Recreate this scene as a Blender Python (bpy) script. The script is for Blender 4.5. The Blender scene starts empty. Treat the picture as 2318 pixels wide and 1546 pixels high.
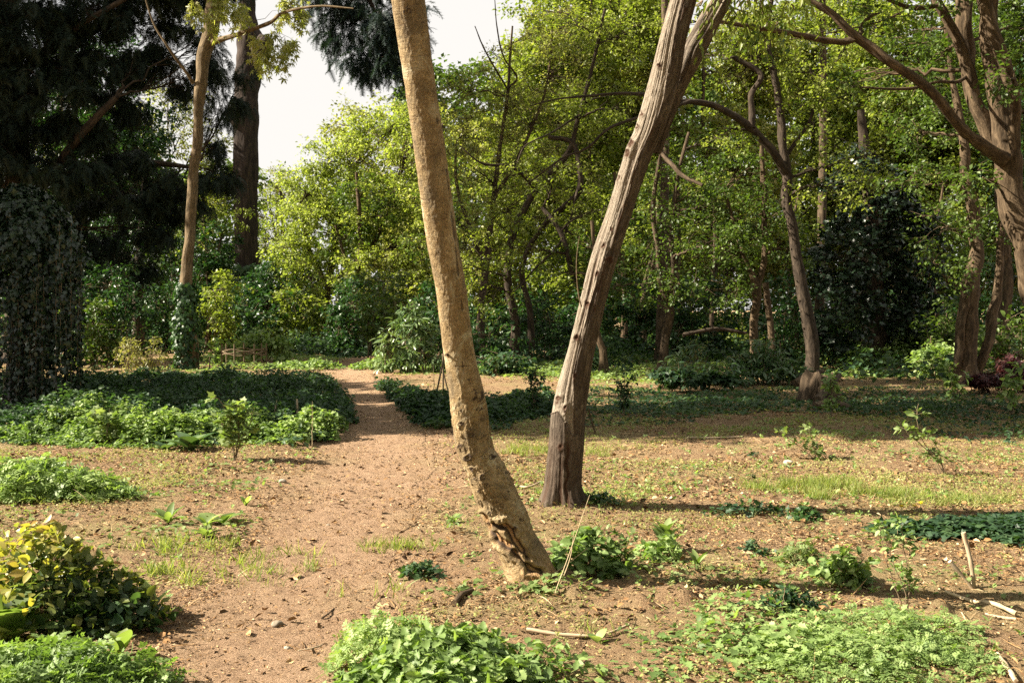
import bpy, math
import numpy as np
from mathutils import Matrix

S = bpy.context.scene
C = bpy.context.collection
rng = np.random.default_rng(11)
R = math.radians
FW, FH, FP, HORIZON, EYE = 2318, 1546, 2254.0, 700.0, 1.6
PITCH = math.atan((FH / 2 - HORIZON) / FP)

# ------------------------------------------------------------------ numpy helpers
def nrm(v):
    v = np.asarray(v, float)
    return v / np.maximum(np.linalg.norm(v, axis=-1, keepdims=True), 1e-9)

def _h(ix, iy, iz):
    n = (ix * 374761393 + iy * 668265263 + iz * 2147483647 // 7 * 13) & 0x7fffffff
    n = ((n ^ (n >> 13)) * 1274126177) & 0x7fffffff
    n = (n ^ (n >> 16)) & 0xffff
    return n / 65535.0

def vnoise(x, y, z=0.0):
    x, y, z = np.broadcast_arrays(np.asarray(x, float), np.asarray(y, float), np.asarray(z, float))
    fx, fy, fz = np.floor(x), np.floor(y), np.floor(z)
    tx, ty, tz = x - fx, y - fy, z - fz
    tx, ty, tz = [t * t * (3 - 2 * t) for t in (tx, ty, tz)]
    ix, iy, iz = [f.astype(np.int64) for f in (fx, fy, fz)]
    out = 0
    for dx in (0, 1):
        for dy in (0, 1):
            for dz in (0, 1):
                w = (tx if dx else 1 - tx) * (ty if dy else 1 - ty) * (tz if dz else 1 - tz)
                out = out + w * _h(ix + dx, iy + dy, iz + dz)
    return out * 2 - 1

def fbm(x, y, z=0.0, o=4, g=0.5):
    s, a, f = 0, 1.0, 1.0
    for k in range(o):
        s = s + a * vnoise(x * f + 17.3 * k, y * f - 9.1 * k, z * f + 4.7 * k)
        a *= g; f *= 2.03
    return s

def at(px, py, d):
    """the point at distance y = d that the photo shows at pixel (px, py)"""
    px, py, d = np.broadcast_arrays(np.asarray(px, float), np.asarray(py, float), np.asarray(d, float))
    u, v = (px - FW / 2) / FP, (FH / 2 - py) / FP
    cy, sy = math.cos(PITCH), math.sin(PITCH)
    Y, Z = cy + v * sy, -sy + v * cy
    return np.stack([u / Y * d, d + 0 * u, EYE + Z / Y * d], -1)

def to_px(P):
    P = np.asarray(P, float)
    cy, sy = math.cos(PITCH), math.sin(PITCH)
    z = P[..., 2] - EYE
    dep = P[..., 1] * cy - z * sy
    v = P[..., 1] * sy + z * cy
    return FW / 2 + P[..., 0] / dep * FP, FH / 2 - v / dep * FP

def hill(x, y):
    b = 0.05 * fbm(x * 0.35, y * 0.35, 3.1, 3)
    near = np.clip((y - 3) / 6, 0, 1)
    h = b * (0.35 + 0.65 * near) + 0.012 * fbm(x * 2.3, y * 2.3, 7.7, 2)
    far = np.clip((y - 40) / 60, 0, 1)
    return h + far * 0.5 * fbm(x * 0.05, y * 0.05, 1.2, 2)

PATH = np.array([(640, 1700, 420), (600, 1546, 470), (650, 1400, 400), (705, 1300, 360), (760, 1200, 330), (800, 1120, 310),
                 (850, 1060, 290), (865, 1010, 230), (868, 960, 140), (845, 910, 105), (810, 880, 95), (790, 850, 100), (790, 832, 110)])

def gp(px, py):
    u, v = (np.asarray(px, float) - FW / 2) / FP, (FH / 2 - np.asarray(py, float)) / FP
    cy, sy = math.cos(PITCH), math.sin(PITCH)
    Y, Z = cy + v * sy, -sy + v * cy
    t = -EYE / Z
    return np.stack([u * t, Y * t], -1)

_pc = gp(PATH[:, 0], PATH[:, 1])
_pw = PATH[:, 2] / 2 / FP * _pc[:, 1]
_pt = np.linspace(0, 1, len(PATH))
_tt = np.linspace(0, 1, 400)
def _sm(a):
    v = np.interp(_tt, _pt, a)
    k = np.ones(25) / 25
    return np.convolve(np.pad(v, 12, mode='edge'), k, 'valid')
PC = np.stack([_sm(_pc[:, 0]), _sm(_pc[:, 1])], -1)
PW = _sm(_pw)
def path_dist(x, y):
    """signed distance-like value: <0 inside the worn path"""
    x, y = np.asarray(x, float), np.asarray(y, float)
    sh = x.shape; x = x.ravel(); y = y.ravel()
    cx = np.interp(y, PC[:, 1], PC[:, 0]); w = np.interp(y, PC[:, 1], PW)
    return (np.abs(x - cx) - w).reshape(sh)

def ground(x, y):
    x, y = np.asarray(x, float), np.asarray(y, float)
    p = path_dist(x, y)
    dip = 0.035 / (1 + np.exp(np.clip(p / 0.12, -30, 30)))
    cl = fbm(x * 5.5, y * 5.5, 2.2, 3)
    clod = np.clip(cl - 0.25, 0, 1) * 0.07 * np.exp(-(((x - 0.95) / 1.1) ** 2 + ((y - 5.2) / 0.9) ** 2))
    clod2 = np.clip(cl - 0.2, 0, 1) * 0.08 * np.exp(-(((x - 2.2) / 0.6) ** 2 + ((y - 5.1) / 0.5) ** 2))
    foot = .05 * np.exp(-(((x - .12) / .3) ** 2 + ((y - 5.72) / .25) ** 2)) + .05 * np.exp(-(((x - .42) / .35) ** 2 + ((y - 8.0) / .32) ** 2))
    return hill(x, y) - dip + clod + clod2 + foot

def G(px, py):
    p = gp(px, py)
    return np.array([p[0], p[1], float(ground(p[0], p[1]))])

# ------------------------------------------------------------------ mesh building
class MB:
    """collects triangles, then links them as one mesh object"""
    def __init__(s):
        s.V, s.T, s.M, s.A, s.TC, s.X, s.n = [], [], [], [], [], [], 0
    def add(s, V, T, mi=0, tone=None, tc=None, extra=None):
        V = np.asarray(V, np.float32).reshape(-1, 3); T = np.asarray(T, np.int64).reshape(-1, 3)
        if not len(V): return
        s.V.append(V); s.T.append(T + s.n); s.M.append(np.full(len(T), mi, np.int32))
        s.A.append(np.full(len(V), .5) if tone is None else np.broadcast_to(np.asarray(tone, float), (len(V),)))
        s.TC.append(V if tc is None else np.asarray(tc, np.float32).reshape(-1, 3))
        s.X.append(np.zeros(len(V)) if extra is None else extra)
        s.n += len(V)
    def build(s, name, mats, parent=None, base=None, smooth=True):
        V = np.concatenate(s.V); T = np.concatenate(s.T); M = np.concatenate(s.M)
        tc = np.concatenate(s.TC)
        if parent is not None: V = V - np.array(parent.location)[None]
        elif base is not None: V = V - np.array(base)[None]
        me = bpy.data.meshes.new(name)
        me.vertices.add(len(V)); me.vertices.foreach_set('co', V.astype(np.float32).ravel())
        me.loops.add(len(T) * 3); me.loops.foreach_set('vertex_index', T.astype(np.int32).ravel())
        me.polygons.add(len(T))
        me.polygons.foreach_set('loop_start', np.arange(0, len(T) * 3, 3, dtype=np.int32))
        for m in (mats if isinstance(mats, (list, tuple)) else [mats]): me.materials.append(m)
        me.polygons.foreach_set('material_index', M)
        me.polygons.foreach_set('use_smooth', np.full(len(T), bool(smooth)))
        me.attributes.new('tone', 'FLOAT', 'POINT').data.foreach_set('value', np.concatenate(s.A).astype(np.float32))
        me.attributes.new('tc', 'FLOAT_VECTOR', 'POINT').data.foreach_set('vector', tc.astype(np.float32).ravel())
        X = np.concatenate(s.X)
        if np.any(X): me.attributes.new('wound', 'FLOAT', 'POINT').data.foreach_set('value', X.astype(np.float32))
        me.update(calc_edges=True)
        o = bpy.data.objects.new(name, me); C.objects.link(o)
        if parent is not None: o.parent = parent
        elif base is not None: o.location = base
        return o

def tag(o, label=None, cat=None, group=None, kind=None):
    if label: o['label'] = label
    if cat: o['category'] = cat
    if group: o['group'] = group
    if kind: o['kind'] = kind
    return o

def thing(name, label, cat, loc, group=None):
    o = bpy.data.objects.new(name, None); C.objects.link(o)
    o.location = [float(a) for a in loc]; o.empty_display_size = 0.1
    return tag(o, label, cat, group)

def copy_tree(o, loc, rz, label, sc=1.0):
    c = o.copy(); C.objects.link(c); c.location = [float(a) for a in loc]; c.rotation_euler = (0, 0, rz); c.scale = (sc,) * 3
    c['label'] = label
    for ch in list(o.children):
        d = ch.copy(); C.objects.link(d); d.parent = c
    return c

def tubes(P, Rr, sides=4, cap=False):
    """P (N,K,3) centre lines, Rr (N,K) radii -> V, T, unrolled coords"""
    P = np.asarray(P, float); Rr = np.asarray(Rr, float)
    if P.ndim == 2: P = P[None]; Rr = Rr[None]
    N, K, _ = P.shape
    t = nrm(np.gradient(P, axis=1))
    ov = nrm(P[:, -1] - P[:, 0])
    ref = np.where(np.abs(ov[:, 2:3]) > .75, np.array([[1., 0, 0]]), np.array([[0, 0, 1.]]))[:, None]
    n = nrm(np.cross(t, ref)); b = np.cross(t, n)
    a = np.linspace(0, 2 * np.pi, sides, endpoint=False)
    V = P[:, :, None] + Rr[:, :, None, None] * (np.cos(a)[None, None, :, None] * n[:, :, None] + np.sin(a)[None, None, :, None] * b[:, :, None])
    L = np.concatenate([np.zeros((N, 1)), np.cumsum(np.linalg.norm(np.diff(P, axis=1), axis=-1), 1)], 1)
    rm = Rr.mean(1)[:, None, None] * np.ones((N, K, sides))
    tc = np.stack([np.cos(a) * rm, np.sin(a) * rm, L[:, :, None] + np.zeros(sides) + np.arange(N)[:, None, None] * .37], -1)
    i = np.arange(N)[:, None, None] * K * sides + np.arange(K - 1)[None, :, None] * sides
    j = np.arange(sides)[None, None, :]; j2 = (j + 1) % sides
    q = np.stack([i + j, i + j2, i + j2 + sides, i + j + sides], -1).reshape(-1, 4)
    T = np.concatenate([q[:, [0, 1, 2]], q[:, [0, 2, 3]]])
    return V.reshape(-1, 3), T, tc.reshape(-1, 3)

def bez(A, B, Cc, k):
    t = np.linspace(0, 1, k)[None, :, None]
    A, B, Cc = [np.asarray(q, float).reshape(-1, 1, 3) for q in (A, B, Cc)]
    return (1 - t) ** 2 * A + 2 * t * (1 - t) * B + t * t * Cc

def spline(pts, n):
    """Catmull-Rom through the rows of pts, n samples, any width"""
    P = np.asarray(pts, float); m = len(P)
    Q = np.vstack([2 * P[0] - P[1], P, 2 * P[-1] - P[-2]])
    s = np.linspace(0, m - 1 - 1e-6, n); i = s.astype(int); f = (s - i)[:, None]
    a, b, c, d = Q[i], Q[i + 1], Q[i + 2], Q[i + 3]
    return .5 * (2 * b + (c - a) * f + (2 * a - 5 * b + 4 * c - d) * f ** 2 + (3 * b - a - 3 * c + d) * f ** 3)

# ------------------------------------------------------------------ leaf templates: axis +X, width Y, upper face +Z
def fan(outline, z=None, centre=(0.4, 0, -.03)):
    V = [centre] + [(x, y, 0.0) for x, y in outline]
    n = len(outline)
    return np.array(V, float), np.array([(0, 1 + i, 1 + (i + 1) % n) for i in range(n)])
def mirrored(half):
    return [(0, 0)] + half + [(1, 0)] + [(x, -y) for x, y in reversed(half)]
def crease(T, k=.18, droop=.12):
    V, F = T; V = V.copy(); V[:, 2] += np.abs(V[:, 1]) * k - droop * V[:, 0] ** 2
    return V, F
DIAMOND = crease((np.array([(0, 0, 0), (.5, .3, 0), (1, 0, 0), (.45, -.32, 0)], float), np.array([(0, 2, 1), (0, 3, 2)])), .22)
OVAL = crease(fan(mirrored([(.2, .2), (.5, .29), (.8, .17)]), centre=(.45, 0, 0)), .25, .18)
LANCE = crease(fan(mirrored([(.2, .1), (.5, .14), (.8, .08)]), centre=(.45, 0, 0)), .3, .25)
MAPLE = crease(fan([(0, 0), (.1, .22), (-.02, .5), (.3, .34), (.5, .62), (.6, .26), (1, 0), (.6, -.26), (.5, -.62), (.3, -.34), (-.02, -.5), (.1, -.22)], centre=(.3, 0, .02)), .12, .1)
IVY = crease(fan([(0, 0), (-.08, .3), (.2, .32), (.35, .55), (.55, .27), (1, 0), (.55, -.27), (.35, -.55), (.2, -.32), (-.08, -.3)], centre=(.3, 0, .05)), -.05, .1)
_nh = []
for k in range(7):
    x0 = .08 + k * .128; w = .36 * math.sin(math.pi * (x0 * .80 + .12)) ** .8
    _nh += [(x0, w), (x0 + .045, w * .66)]
NETTLE = crease(fan(mirrored(_nh), centre=(.45, 0, -.03)), .22, .3)
def strip(n, wf, zf, crease_k=.25):
    V, F = [], []
    for i in range(n + 1):
        t = i / n; w = wf(t); z = zf(t)
        V += [(t, w, z + w * crease_k), (t, 0, z), (t, -w, z + w * crease_k)]
        if i < n:
            a = 3 * i
            F += [(a, a + 1, a + 4), (a, a + 4, a + 3), (a + 1, a + 2, a + 5), (a + 1, a + 5, a + 4)]
    return np.array(V, float), np.array(F)
BIGLEAF = strip(8, lambda t: .21 * math.sin(math.pi * min(1, .06 + t * .94)) ** .75 * (1.0 if t < .99 else .2), lambda t: .12 * t - .38 * t * t, .35)
BLADE = strip(4, lambda t: .018 * (1 - t) ** .6 + .001, lambda t: -.35 * t ** 2.2, 0.3)
def compound(pairs, leaf, l0=.3, taper=.55, ang=60):
    V, F, n = [], [], 0
    LV, LF = leaf
    def put(x, a, s):
        nonlocal n
        c, sn = math.cos(a), math.sin(a)
        v = LV * s; v = np.stack([v[:, 0] * c - v[:, 1] * sn + x, v[:, 0] * sn + v[:, 1] * c, v[:, 2] - .25 * x * x], -1)
        V.append(v); F.append(LF + n); n += len(v)
    for i in range(pairs):
        x = .2 + .6 * i / max(1, pairs - 1); s = l0 * (1 - taper * i / pairs)
        put(x, R(ang), s); put(x, -R(ang), s)
    put(.82, 0, l0 * .7)
    V.append(np.array([(0, .008, 0), (.85, 0, -.18), (0, -.008, 0)])); F.append(np.array([(n, n + 1, n + 2)]))
    return np.concatenate(V), np.concatenate(F)
LOBE = crease(fan([(0, 0), (.2, .3), (.35, .16), (.55, .34), (.65, .14), (1, 0), (.65, -.14), (.55, -.34), (.35, -.16), (.2, -.3)], centre=(.35, 0, 0)), .15)
PARSLEY = compound(3, LOBE, .42, .5, 55)
PINNATE = compound(5, LANCE, .36, .4, 62)
PALM = (lambda: (np.concatenate([(lambda v, a: np.stack([v[:, 0] * math.cos(a) - v[:, 1] * math.sin(a), v[:, 0] * math.sin(a) + v[:, 1] * math.cos(a), v[:, 2]], -1))(LANCE[0] * s, a) for a, s in ((0, 1), (.8, .85), (-.8, .85), (1.6, .55), (-1.6, .55))]),
                 np.concatenate([LANCE[1] + k * len(LANCE[0]) for k in range(5)])))()
def frond(n=14):
    V, F = [], []
    for i in range(n):
        x = .04 + i / n * .95; l = .3 * (1 - .55 * x); z = -.35 * x * x
        for sg in (1, -1):
            k = len(V); V += [(x - .03, 0, z), (x + .03, 0, z), (x + .14, sg * l, z - .04 + .05 * ((i * 7) % 3 - 1))]; F.append((k, k + 1, k + 2))
    k = len(V); V += [(0, .012, 0), (0, -.012, 0), (1, 0, -.35)]; F.append((k, k + 1, k + 2))
    return np.array(V, float), np.array(F)
FROND = frond()
CHIP = (np.array([(0, 0, .0), (.5, .17, .07), (1, .02, .02), (.5, -.15, .05)], float), np.array([(0, 2, 1), (0, 3, 2)]))
DEADLEAF = (np.array([(0, 0, 0), (.3, .28, .16), (.75, .22, .12), (1, 0, .02), (.7, -.24, .2), (.3, -.26, .08), (.5, 0, .02)], float),
            np.array([(6, 0, 1), (6, 1, 2), (6, 2, 3), (6, 3, 4), (6, 4, 5), (6, 5, 0)]) )

def put(mb, tmpl, P, D, N, Sc, tone, mi=0, wide=1.0):
    """many copies of a leaf template: position P, axis D, face normal N, size Sc"""
    V, F = tmpl; P = np.asarray(P, float); n = len(P)
    if n == 0: return
    D = nrm(D); Y = nrm(np.cross(N, D)); Z = np.cross(D, Y)
    Sc = np.broadcast_to(np.asarray(Sc, float), (n,))[:, None, None]
    wv = np.broadcast_to(np.asarray(wide, float), (n,))[:, None, None]
    W = P[:, None] + Sc * (V[None, :, 0:1] * D[:, None] + wv * V[None, :, 1:2] * Y[:, None] + V[None, :, 2:3] * Z[:, None])
    T = F[None] + (np.arange(n) * len(V))[:, None, None]
    mb.add(W, T, mi, np.repeat(np.broadcast_to(tone, (n,)), len(V)))

def rdir(n, flat=1.0):
    v = rng.normal(size=(n, 3)); v[:, 2] *= flat
    return nrm(v)

# ------------------------------------------------------------------ materials
def node_mat(name):
    m = bpy.data.materials.new(name); m.use_nodes = True
    nt = m.node_tree; b = nt.nodes['Principled BSDF']
    return m, nt, b
def ramp(nt, fac, cols, pos=None):
    r = nt.nodes.new('ShaderNodeValToRGB'); e = r.color_ramp.elements
    pos = pos or [i / (len(cols) - 1) for i in range(len(cols))]
    while len(e) < len(cols): e.new(.5)
    for k, (c, p) in enumerate(zip(cols, pos)): e[k].position = p; e[k].color = (*c, 1)
    nt.links.new(fac, r.inputs[0]); return r.outputs[0]
def attr(nt, name, out='Fac'):
    a = nt.nodes.new('ShaderNodeAttribute'); a.attribute_name = name; return a.outputs[out]
def noise(nt, vec, scale, detail=4, rough=.6, dist=0):
    n = nt.nodes.new('ShaderNodeTexNoise'); n.inputs['Scale'].default_value = scale; n.inputs['Detail'].default_value = detail
    n.inputs['Roughness'].default_value = rough; n.inputs['Distortion'].default_value = dist
    if vec is not None: nt.links.new(vec, n.inputs['Vector'])
    return n.outputs['Fac']
def mapping(nt, vec, scale):
    m = nt.nodes.new('ShaderNodeMapping'); m.inputs['Scale'].default_value = scale; nt.links.new(vec, m.inputs['Vector']); return m.outputs[0]
def mix(nt, f, a, b, mode='MIX'):
    m = nt.nodes.new('ShaderNodeMix'); m.data_type = 'RGBA'; m.blend_type = mode
    for s, v in ((m.inputs[0], f), (m.inputs[6], a), (m.inputs[7], b)):
        if hasattr(v, 'links') or isinstance(v, bpy.types.NodeSocket): nt.links.new(v, s)
        else: s.default_value = v if not isinstance(v, tuple) else (*v, 1)
    return m.outputs[2]
def bump(nt, h, b, strength=.5, dist=.01):
    n = nt.nodes.new('ShaderNodeBump'); n.inputs['Strength'].default_value = strength; n.inputs['Distance'].default_value = dist
    nt.links.new(h, n.inputs['Height']); nt.links.new(n.outputs[0], b.inputs['Normal'])

def leaf_mat(name, cols, trans=.38, rough=.45, spec=.35, tint=(1.35, 1.5, .55)):
    m, nt, b = node_mat(name)
    c = ramp(nt, attr(nt, 'tone'), cols)
    geo = nt.nodes.new('ShaderNodeNewGeometry')
    nt.links.new(c, b.inputs['Base Color']); b.inputs['Roughness'].default_value = rough
    b.inputs['Specular IOR Level'].default_value = spec
    t = nt.nodes.new('ShaderNodeBsdfTranslucent')
    nt.links.new(mix(nt, 1.0, c, tint, 'MULTIPLY'), t.inputs['Color'])
    mx = nt.nodes.new('ShaderNodeMixShader'); mx.inputs[0].default_value = trans
    nt.links.new(b.outputs[0], mx.inputs[1]); nt.links.new(t.outputs[0], mx.inputs[2])
    nt.links.new(mx.outputs[0], nt.nodes['Material Output'].inputs['Surface'])
    return m

def bark_mat(name, dark, mid, light, stretch=(1, 1, .25), scale=18, bstr=1.0, bdist=.035, rough=.9, bands=0):
    m, nt, b = node_mat(name)
    tc = attr(nt, 'tc', 'Vector')
    v = mapping(nt, tc, stretch)
    n1 = noise(nt, v, scale, 6, .65, .3); n2 = noise(nt, tc, 2.2, 3, .6)
    c = ramp(nt, n1, [dark, mid, light], [.38, .5, .63])
    c = mix(nt, .35, c, ramp(nt, n2, [tuple(q * .75 for q in mid), light], [.3, .75]))
    nt.links.new(c, b.inputs['Base Color']); b.inputs['Roughness'].default_value = rough
    b.inputs['Specular IOR Level'].default_value = .15
    bump(nt, n1, b, bstr, bdist)
    return m

M = {}
M['leaf_spring'] = leaf_mat('spring_leaf', [(.08, .11, .02), (.17, .21, .04), (.31, .335, .09)], .45)
M['leaf_yellow'] = leaf_mat('yellow_green_leaf', [(.12, .14, .035), (.24, .25, .075), (.42, .40, .17)], .45)
M['leaf_fresh'] = leaf_mat('fresh_leaf', [(.12, .155, .035), (.25, .29, .075), (.42, .44, .16)], .5)
M['leaf_mid'] = leaf_mat('mid_green_leaf', [(.035, .062, .015), (.068, .11, .022), (.13, .185, .035)], .4)
M['leaf_deep'] = leaf_mat('deep_green_leaf', [(.015, .045, .016), (.03, .075, .022), (.055, .11, .03)], .3, .4, .4)
M['leaf_ivy'] = leaf_mat('ivy_leaf', [(.009, .02, .010), (.016, .032, .016), (.032, .055, .026)], .12, .33, .45)
M['leaf_laurel'] = leaf_mat('laurel_leaf', [(.05, .10, .04), (.09, .15, .06), (.17, .23, .10)], .25, .3, .6)
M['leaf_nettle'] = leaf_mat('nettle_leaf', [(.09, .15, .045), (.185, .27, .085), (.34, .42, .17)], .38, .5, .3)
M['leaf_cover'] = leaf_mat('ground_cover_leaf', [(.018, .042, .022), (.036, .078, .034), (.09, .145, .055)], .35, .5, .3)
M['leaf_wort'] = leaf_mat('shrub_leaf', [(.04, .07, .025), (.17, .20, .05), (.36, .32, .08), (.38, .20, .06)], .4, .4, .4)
M['leaf_herb'] = leaf_mat('herb_leaf', [(.09, .14, .04), (.17, .23, .08), (.28, .34, .15)], .4, .55, .25)
M['leaf_seedling'] = leaf_mat('seedling_leaf', [(.14, .18, .05), (.26, .28, .09), (.42, .38, .18)], .35, .6, .2)
M['leaf_grass'] = leaf_mat('grass_blade', [(.12, .16, .04), (.20, .25, .06), (.36, .36, .14)], .45, .5, .3)
M['leaf_purple'] = leaf_mat('purple_leaf', [(.03, .012, .014), (.06, .02, .022), (.10, .04, .03)], .25, .45, .3, (1.3, .6, .6))
M['leaf_far'] = leaf_mat('far_leaf', [(.16, .17, .06), (.24, .23, .09), (.32, .29, .13)], .4)
M['needle'] = leaf_mat('dark_needle', [(.010, .018, .013), (.018, .03, .019), (.03, .045, .024)], .12, .6, .2)
M['cedar'] = leaf_mat('cedar_needle', [(.012, .024, .024), (.02, .038, .034), (.035, .055, .045)], .15, .6, .2)
M['petal'] = leaf_mat('yellow_petal', [(.8, .62, .02), (.85, .7, .03)], .2)
M['bark_dark'] = bark_mat('dark_bark', (.016, .012, .009), (.04, .03, .022), (.085, .063, .045))
M['bark_mid'] = bark_mat('brown_bark', (.02, .015, .01), (.06, .043, .028), (.14, .10, .065))
M['bark_warm'] = bark_mat('warm_bark', (.02, .014, .009), (.068, .047, .028), (.155, .11, .068))
M['bark_tan'] = bark_mat('tan_bark', (.05, .037, .02), (.13, .095, .055), (.22, .165, .10))
M['bark_plate'] = bark_mat('furrowed_bark', (.012, .009, .008), (.035, .027, .023), (.075, .055, .045), (1, 1, .18), 9, 1, .05)
M['twig'] = bark_mat('twig_bark', (.07, .05, .03), (.15, .11, .07), (.25, .19, .12), (1, 1, 1), 30, .2, .002)
M['stick'] = bark_mat('dead_stick', (.22, .16, .10), (.38, .29, .19), (.52, .43, .31), (1, 1, .15), 60, .5, .003)
M['stem'] = bark_mat('plant_stem', (.06, .09, .03), (.12, .14, .05), (.2, .18, .07), (1, 1, 1), 30, .2, .001)
M['dry_stem'] = bark_mat('dry_stem', (.3, .22, .12), (.42, .33, .2), (.55, .45, .3), (1, 1, 1), 30, .2, .001)

def pale_bark():
    m, nt, b = node_mat('pale_smooth_bark')
    tc = attr(nt, 'tc', 'Vector')
    speck = noise(nt, tc, 48, 6, .8)
    blotch = noise(nt, tc, 7, 4, .6, .5)
    lines = noise(nt, mapping(nt, tc, (2.2, 2.2, 26)), 3.2, 4, .7, .4)
    fine = noise(nt, mapping(nt, tc, (1, 1, 1.6)), 120, 3, .6)
    c = ramp(nt, speck, [(.065, .04, .02), (.26, .185, .092), (.50, .39, .225)], [.36, .5, .62])
    c = mix(nt, .55, c, ramp(nt, blotch, [(.13, .085, .038), (.28, .19, .09), (.50, .40, .25)], [.3, .5, .74]))
    lich = noise(nt, tc, 3.5, 6, .7, .8)
    c = mix(nt, ramp(nt, lich, [(.75,) * 3, (0,) * 3], [.38, .5]), c, (.13, .10, .06))
    c = mix(nt, ramp(nt, lich, [(0,) * 3, (.7,) * 3], [.54, .62]), c, (.47, .42, .29))
    c = mix(nt, ramp(nt, lines, [(.8,) * 3, (0,) * 3], [.34, .40]), c, (.09, .055, .03))
    c = mix(nt, attr(nt, 'wound'), c, ramp(nt, noise(nt, mapping(nt, tc, (1, 1, .12)), 60, 5, .7), [(.09, .04, .02), (.42, .23, .10), (.55, .36, .18)], [.36, .5, .68]))
    dk = attr(nt, 'tone')     # 0.5 plain bark, lower = scar tissue and flake edges
    c = mix(nt, ramp(nt, dk, [(1,) * 3, (0,) * 3], [.1, .45]), c, (.055, .035, .022))
    nt.links.new(c, b.inputs['Base Color']); b.inputs['Roughness'].default_value = .8; b.inputs['Specular IOR Level'].default_value = .25
    ad = nt.nodes.new('ShaderNodeMath'); ad.operation = 'ADD'; nt.links.new(speck, ad.inputs[0]); nt.links.new(fine, ad.inputs[1])
    ad2 = nt.nodes.new('ShaderNodeMath'); ad2.operation = 'ADD'; nt.links.new(ad.outputs[0], ad2.inputs[0]); nt.links.new(lines, ad2.inputs[1])
    bump(nt, ad2.outputs[0], b, .8, .009)
    return m
M['bark_pale'] = pale_bark()

def ridged_bark():
    m, nt, b = node_mat('stringy_ridged_bark')
    tc = attr(nt, 'tc', 'Vector')
    fib = noise(nt, mapping(nt, tc, (1, 1, .16)), 60, 6, .75, 1.2)
    plate = noise(nt, mapping(nt, tc, (1, 1, .3)), 14, 5, .7, 1.2)
    c = ramp(nt, fib, [(.022, .016, .012), (.085, .066, .05), (.19, .155, .12)], [.3, .5, .7])
    c = mix(nt, .5, c, ramp(nt, plate, [(.018, .013, .010), (.075, .058, .044), (.22, .185, .145)], [.34, .5, .66]))
    c = mix(nt, attr(nt, 'wound'), c, ramp(nt, fib, [(.12, .095, .07), (.27, .225, .175), (.40, .35, .285)], [.3, .5, .7]))
    c = mix(nt, ramp(nt, attr(nt, 'tone'), [(1,) * 3, (0,) * 3], [.1, .45]), c, (.06, .032, .02))
    nt.links.new(c, b.inputs['Base Color']); b.inputs['Roughness'].default_value = .9; b.inputs['Specular IOR Level'].default_value = .15
    ad = nt.nodes.new('ShaderNodeMath'); ad.operation = 'ADD'; nt.links.new(fib, ad.inputs[0]); nt.links.new(plate, ad.inputs[1])
    bump(nt, ad.outputs[0], b, .9, .016)
    return m
M['bark_ridged'] = ridged_bark()

def ground_mat(name, path):
    m, nt, b = node_mat(name)
    tcn = nt.nodes.new('ShaderNodeTexCoord'); v = tcn.outputs['Object']
    big = noise(nt, v, .9, 4, .6); med = noise(nt, v, 7, 5, .65, .5); fine = noise(nt, v, 75, 5, .75); grit = noise(nt, mapping(nt, v, (.5, 1.4, 1)), 190, 3, .7)
    if path:
        c = ramp(nt, fine, [(.15, .085, .05), (.36, .225, .145), (.52, .36, .25)], [.3, .5, .72])
        c = mix(nt, .4, c, ramp(nt, med, [(.26, .155, .095), (.46, .31, .21)], [.35, .7]))
    else:
        c = ramp(nt, fine, [(.08, .043, .022), (.30, .18, .095), (.56, .39, .22)], [.35, .5, .68])
        c = mix(nt, .5, c, ramp(nt, med, [(.15, .08, .042), (.33, .21, .115), (.46, .37, .19)], [.32, .5, .7]))
        c = mix(nt, ramp(nt, big, [(0,) * 3, (.42,) * 3], [.47, .62]), c, (.33, .33, .12))
        c = mix(nt, ramp(nt, noise(nt, v, 2.6, 5, .7), [(.55,) * 3, (0,) * 3], [.33, .47]), c, (.20, .10, .05))
    if True:
        pc = ramp(nt, fine, [(.19, .10, .055), (.46, .285, .175), (.66, .46, .31)], [.33, .5, .68])
        pc = mix(nt, .45, pc, ramp(nt, med, [(.30, .18, .115), (.56, .39, .275)], [.35, .7]))
        c = mix(nt, attr(nt, 'tone'), c, pc)
    c = mix(nt, .35, c, ramp(nt, grit, [(.08, .045, .025), (.66, .50, .32)], [.40, .62]))
    nt.links.new(c, b.inputs['Base Color']); b.inputs['Roughness'].default_value = .95; b.inputs['Specular IOR Level'].default_value = .1
    ad = nt.nodes.new('ShaderNodeMath'); ad.operation = 'ADD'; nt.links.new(fine, ad.inputs[0]); nt.links.new(grit, ad.inputs[1])
    bump(nt, ad.outputs[0], b, 1.0, .03)
    return m
M['ground'] = ground_mat('earth_ground', False)
M['path'] = ground_mat('trodden_earth', False)
def ramp_mat(name, cols, rough=.85):
    m, nt, b = node_mat(name); nt.links.new(ramp(nt, attr(nt, 'tone'), cols), b.inputs['Base Color']); b.inputs['Roughness'].default_value = rough
    b.inputs['Specular IOR Level'].default_value = .2; return m
M['litter'] = ramp_mat('leaf_litter', [(.05, .03, .017), (.12, .07, .035), (.25, .14, .06), (.36, .235, .115), (.54, .41, .25)])
M['stone'] = ramp_mat('pebble', [(.2, .17, .13), (.42, .37, .3)])

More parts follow.
